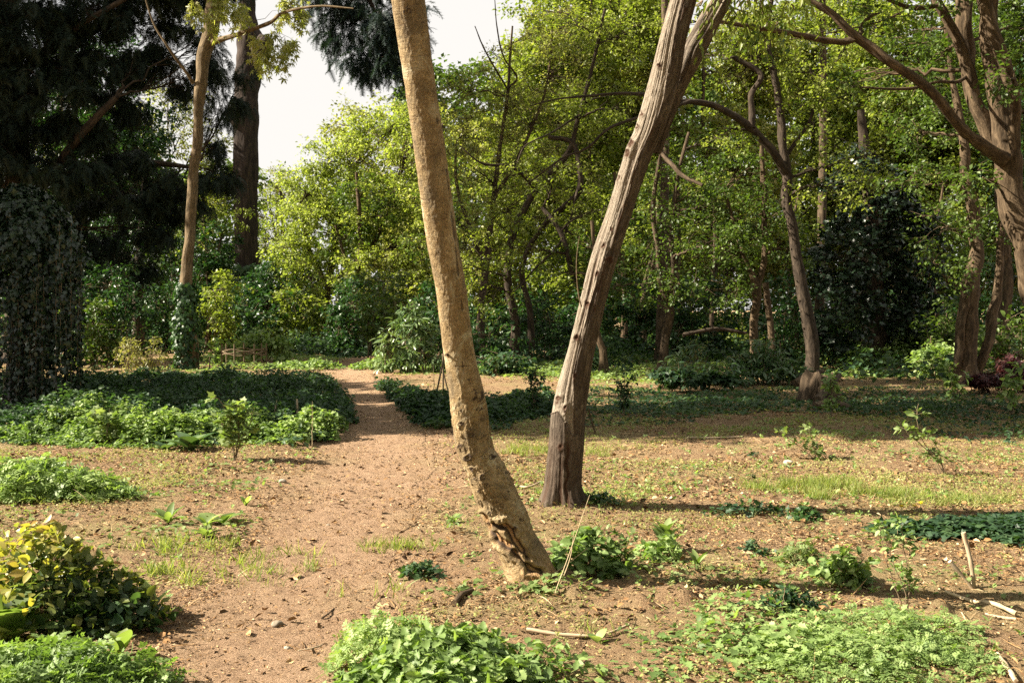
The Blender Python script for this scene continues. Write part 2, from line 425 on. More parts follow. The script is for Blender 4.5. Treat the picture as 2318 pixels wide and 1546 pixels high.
# ------------------------------------------------------------------ world, sun, camera
SUN_TRAVEL = nrm(np.array([.997, .07, 0.])); SUN_EL = R(37)
w = bpy.data.worlds.new('World'); S.world = w; w.use_nodes = True
nt = w.node_tree; bg = nt.nodes['Background']
sky = nt.nodes.new('ShaderNodeTexSky'); sky.sky_type = 'NISHITA'; sky.sun_disc = False
sky.sun_elevation = SUN_EL; sky.sun_rotation = math.atan2(-SUN_TRAVEL[0], -SUN_TRAVEL[1]) % (2 * math.pi)
sky.air_density = 1.0; sky.dust_density = 2.0; sky.ozone_density = 1.0
tcw = nt.nodes.new('ShaderNodeTexCoord')
cl = noise(nt, mapping(nt, tcw.outputs['Generated'], (1, 1, 3)), 2.0, 6, .55, .4)
# thin bright cloud veil over the blue
fac = ramp(nt, cl, [(.72,) * 3, (1,) * 3], [.3, .55])
nt.links.new(mix(nt, fac, sky.outputs[0], (5.0, 4.85, 4.62)), bg.inputs['Color'])
bg.inputs['Strength'].default_value = .05
sl = bpy.data.lights.new('sun', 'SUN'); sl.energy = 5.0; sl.angle = R(.5); sl.color = (1, .90, .73)
so = bpy.data.objects.new('sun', sl); C.objects.link(so)
d = np.array([SUN_TRAVEL[0] * math.cos(SUN_EL), SUN_TRAVEL[1] * math.cos(SUN_EL), -math.sin(SUN_EL)])
from mathutils import Vector
so.rotation_euler = Vector(d).to_track_quat('-Z', 'Y').to_euler(); so.location = (-20, -5, 25)
cam = bpy.data.cameras.new('camera'); co = bpy.data.objects.new('camera', cam); C.objects.link(co)
cam.sensor_width = 36; cam.lens = 36 * FP / FW; cam.clip_end = 1500; cam.clip_start = .05
co.location = (0, 0, EYE); co.rotation_euler = (math.pi / 2 - PITCH, 0, 0); S.camera = co
S.view_settings.view_transform = 'Standard'; S.view_settings.look = 'None'; S.view_settings.exposure = 2.0; S.view_settings.gamma = 1
cy = S.cycles
cy.max_bounces = 5; cy.diffuse_bounces = 3; cy.glossy_bounces = 1; cy.transmission_bounces = 4; cy.transparent_max_bounces = 4
cy.caustics_reflective = False; cy.caustics_refractive = False; cy.sample_clamp_indirect = 4
cy.use_adaptive_sampling = True; cy.adaptive_threshold = .01
cy.use_denoising = False

# ------------------------------------------------------------------ ground and path
def axis(lo, hi, step, far, g=1.09):
    a = list(np.arange(lo, hi + 1e-6, step)); s = step; x = a[-1]
    while x < far[1]: s *= g; x += s; a.append(x)
    s = step; x = a[0]
    while x > far[0]: s *= g; x -= s; a.insert(0, x)
    return np.array(a)
xs = axis(-4.2, 4.2, .025, (-400, 400)); ys = axis(3.2, 12, .025, (-300, 900))
X, Y = np.meshgrid(xs, ys)
wn = np.exp(-np.maximum(0, np.maximum(np.abs(X) - 4.5, Y - 13)) / 2)
Z = ground(X, Y) + wn * (.009 * fbm(X * 14, Y * 14, 5, 3))
ni, nj = X.shape
idx = np.arange(ni * nj).reshape(ni, nj)
q = np.stack([idx[:-1, :-1], idx[:-1, 1:], idx[1:, 1:], idx[1:, :-1]], -1).reshape(-1, 4)
pth = lambda x, y: np.clip(.5 - (path_dist(x, y) + .22 * fbm(x * 1.7, y * 1.7, 8, 4)) / 1.1 + .1, 0, 1)
mb = MB(); mb.add(np.stack([X, Y, Z], -1), np.concatenate([q[:, [0, 1, 2]], q[:, [0, 2, 3]]]), 0, pth(X, Y).ravel())
tag(mb.build('ground', M['ground']), kind='structure')

k = 700; nw = 60
tt = np.linspace(0, 1, k); cx = np.interp(tt, _tt, PC[:, 0]); cyy = np.interp(tt, _tt, PC[:, 1]); ww = np.interp(tt, _tt, PW)
s_ = np.linspace(-1, 1, nw)
eL = ww * (1 + .2 * fbm(cyy * 1.6, 3.0, 0, 4) + .05 * vnoise(cyy * 14, 1)); eR = ww * (1 + .16 * fbm(cyy * 1.6, 30.0, 0, 4) + .05 * vnoise(cyy * 14, 9))
PX = cx[:, None] + np.where(s_[None] < 0, s_[None] * eL[:, None], s_[None] * eR[:, None]); PY = cyy[:, None] + 0 * PX
PZ = ground(PX, PY) + .009 * fbm(PX * 14, PY * 14, 5, 3) * np.exp(-np.maximum(0, PY - 13) / 2) + .004 
PZ -= .03 * (np.abs(s_[None]) > .995)
idx = np.arange(k * nw).reshape(k, nw); q = np.stack([idx[:-1, :-1], idx[:-1, 1:], idx[1:, 1:], idx[1:, :-1]], -1).reshape(-1, 4)
mb = MB(); mb.add(np.stack([PX, PY, PZ], -1), np.concatenate([q[:, [0, 1, 2]], q[:, [0, 2, 3]]]), 0, pth(PX, PY).ravel())
tag(mb.build('path', M['path']), kind='structure')

# litter: chips, dead leaves, twigs
def frustum_pts(n, d0, d1, power=1.0, u=.56):
    y = (d0 ** power + rng.random(n) * (d1 ** power - d0 ** power)) ** (1 / power)
    x = rng.uniform(-u, u, n) * y
    return x, y
mb = MB()
for (n, d0, d1, s0, s1, pw) in ((110000, 3.6, 9, .007, .027, 2), (80000, 8, 16, .014, .042, 2), (26000, 15, 32, .04, .08, 2)):
    x, y = frustum_pts(n, d0, d1, pw)
    p = path_dist(x, y)
    m = fbm(x * 1.3, y * 1.3, 4, 3)
    keep = rng.random(n) < np.where(p < -.05, .32 + .4 * np.exp(p / .25), np.clip(.5 + .9 * m + .3 * vnoise(x * 4, y * 4), .12, 1))
    x, y, p = x[keep], y[keep], p[keep]; n = len(x)
    z = ground(x, y) + .007
    a = rng.uniform(0, 2 * np.pi, n); D = np.stack([np.cos(a), np.sin(a), rng.normal(0, .15, n)], -1)
    N = nrm(np.stack([rng.normal(0, .5, n), rng.normal(0, .5, n), np.ones(n)], -1))
    sz = rng.uniform(s0, s1, n) * np.where(p < 0, .75, 1)
    h = n // 2
    P = np.stack([x, y, z], -1)
    tn = np.clip(rng.beta(1.6, 1.8, n) , 0, 1)
    put(mb, CHIP, P[:h], D[:h], N[:h], sz[:h] * 1.2, tn[:h], 0, rng.uniform(.4, 1.1, h))
    put(mb, DEADLEAF, P[h:], D[h:], N[h:], sz[h:], tn[h:])
n = 13000; x, y = frustum_pts(n, 3.6, 11, 1.8); p = path_dist(x, y)
kp = rng.random(n) < np.where(p < 0, .18, np.clip(.45 + .9 * fbm(x * 1.9, y * 1.9, 44, 3), .08, 1)); x, y = x[kp], y[kp]; n = len(x)
a = rng.uniform(0, 2 * np.pi, n); D = np.stack([np.cos(a), np.sin(a), rng.normal(0, .35, n)], -1); N = nrm(rng.normal(0, .6, (n, 3)) * [1, 1, .2] + [0, 0, 1])
put(mb, DEADLEAF, np.stack([x, y, ground(x, y) + .012], -1), D, N, rng.uniform(.022, .06, n), np.clip(rng.beta(1.3, 2.2, n) * 1.1, 0, 1), 0, rng.uniform(.35, 1.3, n))
n = 5000; x, y = frustum_pts(n, 3.6, 13, 1.6); L = rng.uniform(.03, .15, n) * rng.random(n) ** .5; a = rng.uniform(0, np.pi, n)
keep = rng.random(n) < np.where(path_dist(x, y) < 0, .3, 1); x, y, L, a = x[keep], y[keep], L[keep], a[keep]; n = len(x)
off = np.stack([np.cos(a) * L, np.sin(a) * L], -1); A = np.stack([x, y, ground(x, y) + .006], -1)
B = np.stack([x + off[:, 0], y + off[:, 1], ground(x + off[:, 0], y + off[:, 1]) + rng.uniform(.004, .02, n)], -1)
mid = (A + B) / 2 + rng.normal(0, .008, (n, 3)) + [0, 0, .006]
V, T, tc = tubes(bez(A, mid, B, 4), np.tile([.0022, .002, .0017, .001], (n, 1)) * rng.uniform(.6, 1.5, (n, 1)), 3); mb.add(V, T, 0, np.repeat(rng.random(n), 12), tc)
tag(mb.build('leaf_litter', M['litter'], smooth=False), 'dead leaves, wood chips and twigs scattered over the brown ground', 'leaf litter', kind='stuff')

# seedlings and grass
mb = MB()
for n, d0, d1, s0, s1 in ((26000, 3.8, 9.5, .007, .020), (36000, 8, 15, .010, .024), (9000, 14, 28, .03, .06)):
    x, y = frustum_pts(n, d0, d1, 2)
    p = path_dist(x, y); m = fbm(x * 1.2 + 5, y * 1.2, 9, 4)
    uu = x / y
    side = np.where((y > 8.2) & (uu > .08), .5, 0) + np.where((y < 8.2), .1, 0)
    keep = (rng.random(n) < np.clip(m * 1.5 + side + .12, 0, 1)) & (p > .03 + .1 * rng.random(n))
    x, y = x[keep], y[keep]; n = len(x)
    for k2 in range(3):
        a = rng.uniform(0, 2 * np.pi, n); D = np.stack([np.cos(a), np.sin(a), rng.uniform(.1, .9, n)], -1)
        put(mb, OVAL, np.stack([x, y, ground(x, y) + rng.uniform(.006, .03, n)], -1) , D, nrm(rng.normal(0, .35, (n, 3)) + [0, 0, 1]), rng.uniform(s0, s1, n), np.clip(rng.random(n) * .7 + .25 * vnoise(x * 2, y * 2) + .2, 0, 1), 0, rng.uniform(.8, 1.5, n))
tag(mb.build('seedlings', M['leaf_seedling']), 'tiny yellow green seedlings sprinkled over the sunny bare ground', 'seedlings', kind='stuff')

mb = MB()   # small weeds of several sizes all over the unworn ground
for n, d0, d1, s0, s1 in ((2600, 3.8, 9, .016, .05), (3200, 8, 16, .025, .06)):
    x, y = frustum_pts(n, d0, d1, 1.8); p = path_dist(x, y); m = fbm(x * .8 + 15, y * .8, 19, 3) + .5 * vnoise(x * 3.3, y * 3.3, 5)
    kp = (m > rng.uniform(-.5, .5, n)) & (p > .05 + .2 * rng.random(n)); x, y = x[kp], y[kp]; n = len(x); sz = rng.uniform(s0, s1, n) * rng.uniform(.5, 1, n)
    lv = rng.random(n)
    for k2 in range(6):
        a = rng.uniform(0, 2 * np.pi, n); D = np.stack([np.cos(a), np.sin(a), rng.uniform(.0, 1.2, n)], -1)
        put(mb, [LOBE, OVAL, LANCE][k2 % 3], np.stack([x, y, ground(x, y) + rng.uniform(.004, .03, n)], -1) + D * .006, D, nrm(rng.normal(0, .4, (n, 3)) + [0, 0, 1]), sz * rng.uniform(.6, 1.2, n), np.clip(lv * .7 + rng.random(n) * .3, 0, 1), 0, rng.uniform(.7, 1.3, n))
tag(mb.build('small_weeds', M['leaf_nettle']), 'small weeds with a few leaves each dotted over the bare ground', 'weeds', kind='stuff')
mb = MB(); n = 1500; x, y = frustum_pts(n, 3.7, 10, 1.6); kp = (path_dist(x, y) > .1) & (vnoise(x * 1.5, y * 1.5, 77) > rng.uniform(-.4, .6, n)); x, y = x[kp], y[kp]; n = len(x)
D = nrm(np.stack([rng.normal(0, 1, n), rng.normal(0, 1, n), rng.uniform(.05, 1.0, n)], -1)); put(mb, BLADE, np.stack([x, y, ground(x, y) + .004], -1), D, nrm(rng.normal(0, .5, (n, 3)) + [0, 0, 1]), rng.uniform(.06, .2, n), rng.uniform(.6, 1, n), 0, rng.uniform(.5, 1.0, n))
tag(mb.build('dry_grass', M['litter']), 'thin dry grass stalks bent over the bare ground', 'dry grass', kind='stuff')

def grass_patch(name, spots, label, n, h0, h1, mat='leaf_grass'):
    mb = MB()
    for (px, py, rx, ry, f) in spots:
        c = gp(px, py); k2 = int(n * f); a = rng.uniform(0, 2 * np.pi, k2); r = rng.random(k2) ** .6 * (1.15 + .5 * vnoise(np.cos(a) * 3 + px, np.sin(a) * 3))
        x = c[0] + np.cos(a) * r * rx; y = c[1] + np.sin(a) * r * ry
        tuft = fbm(x * 8, y * 8, 3, 2); kp = rng.random(k2) < .3 + .9 * tuft; x, y = x[kp], y[kp]; k2 = len(x)
        D = nrm(np.stack([rng.normal(0, .45, k2), rng.normal(0, .45, k2), np.ones(k2)], -1))
        put(mb, BLADE, np.stack([x, y, ground(x, y)], -1), D, nrm(rng.normal(size=(k2, 3)) * [1, 1, .1]), rng.uniform(h0, h1, k2), rng.random(k2), 0, rng.uniform(1, 2.2, k2))
    return tag(mb.build(name, M[mat]), label, 'grass', kind='stuff')
grass_patch('grass', [(1850, 1100, .55, .22, 1), (1950, 1125, .5, .15, .7), (2150, 1140, .4, .15, .4), (1215, 1022, .4, .35, .5), (1340, 1025, .2, .2, .2), (1280, 1120, .25, .18, .2),
                      (430, 1310, .45, .18, .4), (470, 1250, .5, .2, .4), (620, 1280, .3, .15, .15), (900, 1240, .25, .12, .15), (180, 1130, .45, .12, .25), (60, 1140, .3, .1, .15), (1330, 1430, .2, .1, .05), (820, 1340, .2, .1, .05)],
            'short bright green grass growing in patches on the bare ground', 4200, .04, .11)

# ------------------------------------------------------------------ tree generator
def stem_px(pts, n=None, wob=.0, seed=0):
    """pts rows (px, py, width_px, depth): returns world centre line and radii"""
    p = spline(np.array(pts, float), n or max(8, len(pts) * 6))
    W = at(p[:, 0], p[:, 1], p[:, 3]); r = np.maximum(p[:, 2], 1.2) / 2 / FP * p[:, 3]
    if wob:
        s = np.linspace(0, 1, len(p)) * len(pts)
        q_ = wob * np.minimum(r, .13) * .8
        W[:, 0] += q_ * vnoise(s * 1.3, seed); W[:, 1] += q_ * vnoise(s * 1.3, seed + 50)
        r = r * (1 + .07 * vnoise(s * 3, seed + 9))
    return W, r

def rough_tube(mb, W, r, sides, amp=.12, f=3.0, mi=0, seed=0, flare=0):
    V, T, tc = tubes(W, r, sides)
    rr = np.repeat(r, sides)
    cc = np.repeat(W, sides, 0); n = nrm(V - cc)
    t = np.arctan2(tc[:, 1], tc[:, 0])
    L = tc[:, 2]
    d = amp * rr * (fbm(np.cos(t) * 1.6 + seed, np.sin(t) * 1.6, L / np.maximum(rr.mean(), .02) * .22, 3) + .5 * vnoise(np.cos(t) * 4, np.sin(t) * 4 + seed, L * f))
    if flare:
        d = d + rr * flare * np.exp(-(L) / (rr.max() * 1.6)) * (1 + .6 * np.cos(t * 4 + seed))
    mb.add(V + n * d[:, None], T, mi, .5, tc)

DENS, PER = 2.0, 1.7
def foliage(mb, stems, blobs, leaf=.07, tmpl=DIAMOND, clump_r=.42, per=46, dens=1.0, twigs=2, flat=.5, droop=.1, limb_r=.05, wood=0, leafmi=1, shell=.35, tone0=.0, limbs=True, wmb=None):
    """stems: list of (W, r). blobs: rows (x, y, z, rx, ry, rz) in metres"""
    SP = np.concatenate([s[0] for s in stems]); SR = np.concatenate([s[1] for s in stems])
    wmb = wmb or mb
    for bi, (bx, by, bz, rx, ry, rz) in enumerate(blobs):
        c = np.array([bx, by, bz])
        # limb from the stems
        dd = np.linalg.norm(SP - c, axis=1) + np.maximum(0, SP[:, 2] - bz + rz * .2) * 1.5
        i = int(np.argmin(dd)); A = SP[i]
        Lm = np.linalg.norm(c - A) + .01
        Bm = (A + c) / 2 + np.array([rng.normal(0, .12), rng.normal(0, .12), rng.uniform(.0, .2)]) * Lm
        lp = bez(A, Bm, c, 12)[0]; lp[1:-1] += rng.normal(0, .018 * Lm, (10, 3))
        r0 = min(SR[i] * .6, limb_r * (.6 + .25 * max(rx, rz)))
        if limbs:
            V, T, tc = tubes(lp, np.linspace(r0, r0 * .3, 12), 6); wmb.add(V, T, wood, .5, tc)
        vol = rx * ry * rz
        nc = max(5, int(DENS * dens * 13 * vol ** (2 / 3) / (clump_r / .42) ** 2))
        u = nrm(rng.normal(size=(nc, 3))); rad = (shell + (1 - shell) * rng.random(nc)) ** .6
        lump = 1 + .35 * vnoise(u[:, 0] * 2 + bi, u[:, 1] * 2, u[:, 2] * 2)
        Pc = c + u * (rad * lump)[:, None] * np.array([rx, ry, rz])
        Pc[:, 2] = np.maximum(Pc[:, 2], .25)
        # branchlets limb -> clump
        ti = rng.uniform(.3, 1, nc); A2 = np.stack([np.interp(ti, np.linspace(0, 1, 12), lp[:, k]) for k in range(3)], -1)
        ln = np.linalg.norm(Pc - A2, axis=1, keepdims=True)
        B2 = (A2 + Pc) / 2 + rng.normal(0, .13, (nc, 3)) * ln + np.array([0, 0, .12]) * ln
        br = bez(A2, B2, Pc, 5); br[:, 1:-1] += rng.normal(0, .03, (nc, 3, 3)) * ln[:, None]
        rr = np.clip(ln * .012, .008, .03) * np.linspace(1, .35, 5)[None]
        if limbs:
            V, T, tc = tubes(br, rr, 3); wmb.add(V, T, wood, .5, tc)
        # twigs inside each clump, leaves along them
        m = max(2, int(per * PER) // 6)
        ci = np.repeat(np.arange(nc), m); n = len(ci)
        out = nrm(Pc - c)[ci]
        td = rdir(n, flat) + out * .45 + np.array([0, 0, -droop]); td = nrm(td)
        cr = clump_r * rng.uniform(.55, 1.3, nc)[ci]
        E = Pc[ci] + td * cr[:, None]
        if twigs:
            sel = np.arange(n) % m < twigs
            V, T, tc = tubes(bez(Pc[ci][sel], (Pc[ci][sel] + E[sel]) / 2 + rng.normal(0, .03, (sel.sum(), 3)), E[sel], 3), np.tile([.008, .006, .003], (sel.sum(), 1)), 3); mb.add(V, T, wood, .5, tc)
        lf = 6
        li = np.repeat(np.arange(n), lf); t = rng.uniform(.25, 1.1, n * lf)
        P = Pc[ci][li] + td[li] * (cr[li] * t)[:, None] + rng.normal(0, clump_r * .13, (n * lf, 3))
        P[:, 2] -= droop * t * t * .3
        D = nrm(td[li] * .6 + rdir(n * lf, .6) + [0, 0, -.25 - droop])
        N = nrm(rng.normal(0, .45, (n * lf, 3)) + [0, 0, 1])
        ct = rng.random(nc)
        tone = np.clip(tone0 + .5 * ct[ci][li] + .5 * rng.random(n * lf), 0, 1)
        ok = P[:, 2] > .03
        put(mb, tmpl, P[ok], D[ok], N[ok], leaf * rng.uniform(.65, 1.35, ok.sum()), tone[ok], leafmi, rng.uniform(.8, 1.3, ok.sum()))

def px_blobs(rows):
    out = []
    for r in rows:
        px, py, d, rx, rz = r[:5]; ry = r[5] if len(r) > 5 else None
        c = at(px, py, d); s = d / FP
        out.append((c[0], c[1], c[2], rx * s, (ry if ry else .8 * (rx + rz) / 2 * s), rz * s))
    return out

def tree(name, label, stems, blobs, bark='bark_mid', leafm='leaf_mid', cat='tree', group=None, sides=10, world_blobs=None, extra=None, wob=.5, thin=None, flare=.35, **kw):
    st = [stem_px(s, None, wob, i * 13 + len(name)) for i, s in enumerate(stems)]
    W0 = st[0][0][0]; base = (W0[0], W0[1], float(ground(W0[0], W0[1])))
    st[0][0][0, 2] = min(st[0][0][0, 2], base[2] - .1)
    o = thing(name, label, cat, base, group)
    mb = MB()
    for i, (W, r) in enumerate(st): rough_tube(mb, W, r, sides, .14, 3, 0, i * 3.3, flare if i == 0 else 0)
    for s in (thin or []):
        W, r = stem_px(s, None, .4, len(s)); rough_tube(mb, W, r, 6, .1)
    tr = mb
    cm = MB()
    bl = (world_blobs or []) + px_blobs(blobs)
    if bl:
        foliage(cm, st, bl, wmb=tr, **kw)
    tr.build('trunk', [M[bark]], o)
    if bl: cm.build('crown', [M[bark], M[leafm]], o)
    if extra: extra(o)
    return o

def bush(name, label, rows, leafm='leaf_mid', cat='bush', group=None, world=None, **kw):
    bl = (world or []) + px_blobs(rows)
    b0 = bl[0]; base = np.array([b0[0], b0[1], float(ground(b0[0], b0[1]))])
    o = thing(name, label, cat, base, group)
    sm = MB(); fm = MB(); st = []
    for b in bl:
        for k2 in range(3):
            A = np.array([b[0] + rng.normal(0, .12) * b[3], b[1] + rng.normal(0, .12), base[2] - .05]); E = np.array([b[0] + rng.normal(0, .3) * b[3], b[1] + rng.normal(0, .3) * b[4], b[2] + .2 * b[5]])
            W = bez(A, (A + E) / 2 + rng.normal(0, .15, 3), E, 10)[0]; r = np.linspace(.03, .008, 10) * (.5 + .3 * b[5]); st.append((W, r))
            V, T, tc = tubes(W, r, 5); sm.add(V, T, 0, .5, tc)
    foliage(fm, st, bl, wmb=sm, limb_r=.02, **kw)
    sm.build('stem', [M['twig']], o); fm.build('foliage', [M['twig'], M[leafm]], o)
    return o

# ================================================================== TREES
def seg_dist(px, py, pts):
    pts = np.asarray(pts, float); best = np.full(px.shape, 1e9)
    for a, b in zip(pts[:-1], pts[1:]):
        ab = b - a; t = np.clip(((px - a[0]) * ab[0] + (py - a[1]) * ab[1]) / (ab @ ab), 0, 1)
        best = np.minimum(best, np.hypot(px - a[0] - t * ab[0], py - a[1] - t * ab[1]))
    return best

def detailed(mb, rows, sides, rings, fn, mi=0):
    p = spline(np.array(rows, float), rings)
    W = at(p[:, 0], p[:, 1], p[:, 3])
    # horizontal picture width -> true width across the leaning stem
    tg = np.gradient(p[:, :2], axis=0); cs = np.abs(tg[:, 1]) / np.hypot(tg[:, 0], tg[:, 1])
    r = p[:, 2] * cs / 2 / FP * p[:, 3]
    V, T, tc = tubes(W, r, sides)
    cc = np.repeat(W, sides, 0); n = nrm(V - cc)
    ux, uy = to_px(V)
    front = np.clip((-n[:, 1]) * 4, 0, 1)
    t = np.arctan2(tc[:, 1], tc[:, 0])
    d, tone, wound = fn(ux, uy, front, t, tc[:, 2], n, np.repeat(r, sides))
    mb.add(V + n * d[:, None], T, mi, tone, tc, wound)
    return W, r

# --- pale leaning tree, nearest
T1R = [(906, -170, 80, 4.9), (923, 0, 77, 5.0), (948, 175, 70, 5.1), (974, 349, 71, 5.2), (1000, 540, 71, 5.32), (1021, 655, 70, 5.4), (1038, 794, 71, 5.5),
       (1057, 899, 80, 5.56), (1072, 1004, 84, 5.62), (1101, 1071, 98, 5.66), (1130, 1141, 101, 5.7), (1160, 1212, 106, 5.72), (1186, 1265, 114, 5.74), (1199, 1300, 118, 5.75), (1206, 1335, 128, 5.76), (1210, 1375, 150, 5.77)]
SCARS = [(1012, 803, 7, .010), (1086, 896, 20, .004), (1062, 860, 6, .004), (1045, 958, 9, .009), (1066, 985, 10, .010), (1040, 1010, 8, .007), (1060, 1035, 13, .013), (1112, 1034, 13, .006), (1070, 1060, 8, .009), (1092, 1078, 11, .012),
         (1101, 1094, 7, .007), (1076, 1082, 5, .008), (1125, 1060, 6, .004), (1180, 1176, 8, .005), (1125, 1135, 5, .004), (1150, 1112, 5, .004), (1146, 1070, 5, .006), (1165, 1195, 7, .004), (1085, 1110, 7, .006), (925, 25, 14, .003),
         (958, 378, 5, .005), (970, 486, 5, .004), (1012, 655, 4, .004), (940, 322, 4, .004), (1095, 950, 8, .006), (1085, 925, 9, .005), (1048, 1100, 6, .007), (1108, 1160, 7, .004), (1045, 930, 6, .007), (918, 215, 4, .004)]
def t1_disp(ux, uy, fr, t, L, n, r):
    c, s = np.cos(t), np.sin(t)
    d = .0025 * fbm(c * 1.2, s * 1.2, L * 1.2, 2) + .0011 * fbm(c * 9, s * 9, L * 62, 3) + .0012 * fbm(c * 3, s * 3, L * 22, 3)
    tone = np.full(len(ux), .5)
    rough = np.clip((uy - 850) / 120, 0, 1)
    lump = fbm(c * 3.2, s * 3.2, L * 7, 4)
    d += rough * .006 * np.clip(lump, -.5, 1.2)
    fl = fbm(c * 6 + 4, s * 6, L * 16, 4)
    flake = np.clip((fl - .42) * 6, 0, 1) * rough * np.clip((1240 - uy) / 60, 0, 1)
    d += flake * .006
    edge = np.exp(-((fl - .40) / .035) ** 2) * rough * np.clip((1240 - uy) / 60, 0, 1)
    tone -= .42 * edge
    for (x, y, q, a) in SCARS:
        w = .75 + .25 * np.sin(ux * .37 + y) * np.cos(uy * .29 + x)
        rr = np.hypot(ux - x, (uy - y) * 1.25) / (q * w)
        wob = vnoise(ux * .22, uy * .22, q)
        m = np.exp(-(rr + .45 * wob) ** 2 * 1.3) * fr
        d += a * m * 1.2 - a * 1.3 * np.exp(-(rr * 2.2) ** 2) * fr + a * .8 * wob * m
        tone -= .5 * fr * np.exp(-((rr - .55 + .5 * wob) / .28) ** 2)
    # carved cross
    for seg in ([(1030, 830), (1062, 828)], [(1047, 818), (1049, 842)]):
        k = np.exp(-(seg_dist(ux, uy, seg) / 1.6) ** 2) * fr
        d -= .002 * k; tone -= .3 * k
    k = np.exp(-((seg_dist(ux, uy, [(990, 270), (1002, 330), (1012, 390), (1021, 470), (1031, 545), (1040, 640), (1047, 700)]) + 1.5 * vnoise(uy * .06, 5)) / 2.2) ** 2)
    d -= .004 * k; tone -= .34 * k * (vnoise(uy * .03, 2) > -.5)
    # long wound with curled lips at the foot
    wb = 6 * vnoise(ux * .07, uy * .07, 4)
    a = seg_dist(ux, uy, [(1092, 1165), (1106, 1200), (1128, 1222), (1150, 1238), (1176, 1262), (1200, 1288), (1222, 1296)]) + wb
    b = seg_dist(ux, uy, [(1120, 1190), (1150, 1190), (1168, 1222), (1192, 1262)]) + wb
    da = np.minimum(a - 6, b - 5)
    inn = 1 / (1 + np.exp(np.clip(da * .8, -30, 30))) * fr
    lip = np.exp(-((da - 8) / 5) ** 2) * fr
    d += -.028 * inn + .012 * lip + inn * .007 * fbm(ux * .05, uy * .02, 2, 3)
    wound = np.clip(inn * 1.2 - .1, 0, 1)
    tone -= .42 * np.exp(-((da + 1) / 2.6) ** 2) * fr
    d += np.clip((uy - 1275) / 75, 0, 1) ** 1.5 * r * .30 * (1 + .9 * np.cos(t * 5))
    # brown base
    wound = np.maximum(wound, np.clip((uy - 1235) / 60, 0, 1) * np.clip((ux - 1150) / 40, 0, 1) * (.35 + .4 * np.clip(lump, 0, 1)) * fr)
    return d, tone, wound

base = G(1205, 1335)
t1 = thing('leaning_tree', 'smooth pale trunk leaning left with a torn wound near its foot, nearest tree', 'tree', base)
mb = MB(); W1, r1 = detailed(mb, T1R[::-1], 200, 800, t1_disp)
def up_stems(top, specs, r0):
    out = []
    for (dx, dy, dz) in specs:
        E = top + np.array([dx, dy, dz]); W = bez(top, top + np.array([dx * .2, dy * .2, dz * .6]), E, 14)[0]
        out.append((W, np.linspace(r0, r0 * .25, 14)))
    return out
ext = up_stems(W1[-1], [(-.9, .3, 5.2), (-2.2, -.6, 4.2), (.2, 1.2, 4.6)], .07)
for W, r in ext: rough_tube(mb, W, r, 10, .05)
mb.build('trunk', [M['bark_pale']], t1)
# cut stubs and the hanging bark flake
def stub(o, px, py, d, r, L, dirv, mat, name='branch_stub'):
    P = at(px, py, d); dirv = nrm(np.array(dirv, float))
    q = np.array([-.02, 0, .35 * L, .8 * L, L, L + .0005])[:, None] * dirv + P
    sb = MB(); V, T, tc = tubes(q, np.array([1.5, 1.35, 1.05, 1, .93, .001]) * r, 14); sb.add(V + .05 * r * vnoise(V[:, 0] * 90, V[:, 1] * 90, V[:, 2] * 90)[:, None], T, 0, .5, tc)
    return sb.build(name, mat, o)
stub(t1, 1155, 1250, 5.64, .013, .022, (-.1, -1, .25), M['bark_pale']); stub(t1, 1131, 1236, 5.66, .009, .025, (-.3, -1, .7), M['bark_pale']); stub(t1, 1013, 803, 5.43, .006, .012, (-.3, -1, .2), M['bark_mid'])
cm = MB(); foliage(cm, ext, [(-2.2, 5.5, 9.6, 1.4, 1.3, 1.2), (-.6, 6.2, 9.4, 1.4, 1.3, 1.2), (-3.2, 4.6, 8.6, 1.3, 1.2, 1.0)], leaf=.12, per=30, clump_r=.5, dens=.7)
cm.build('crown', [M['twig'], M['leaf_spring']], t1)

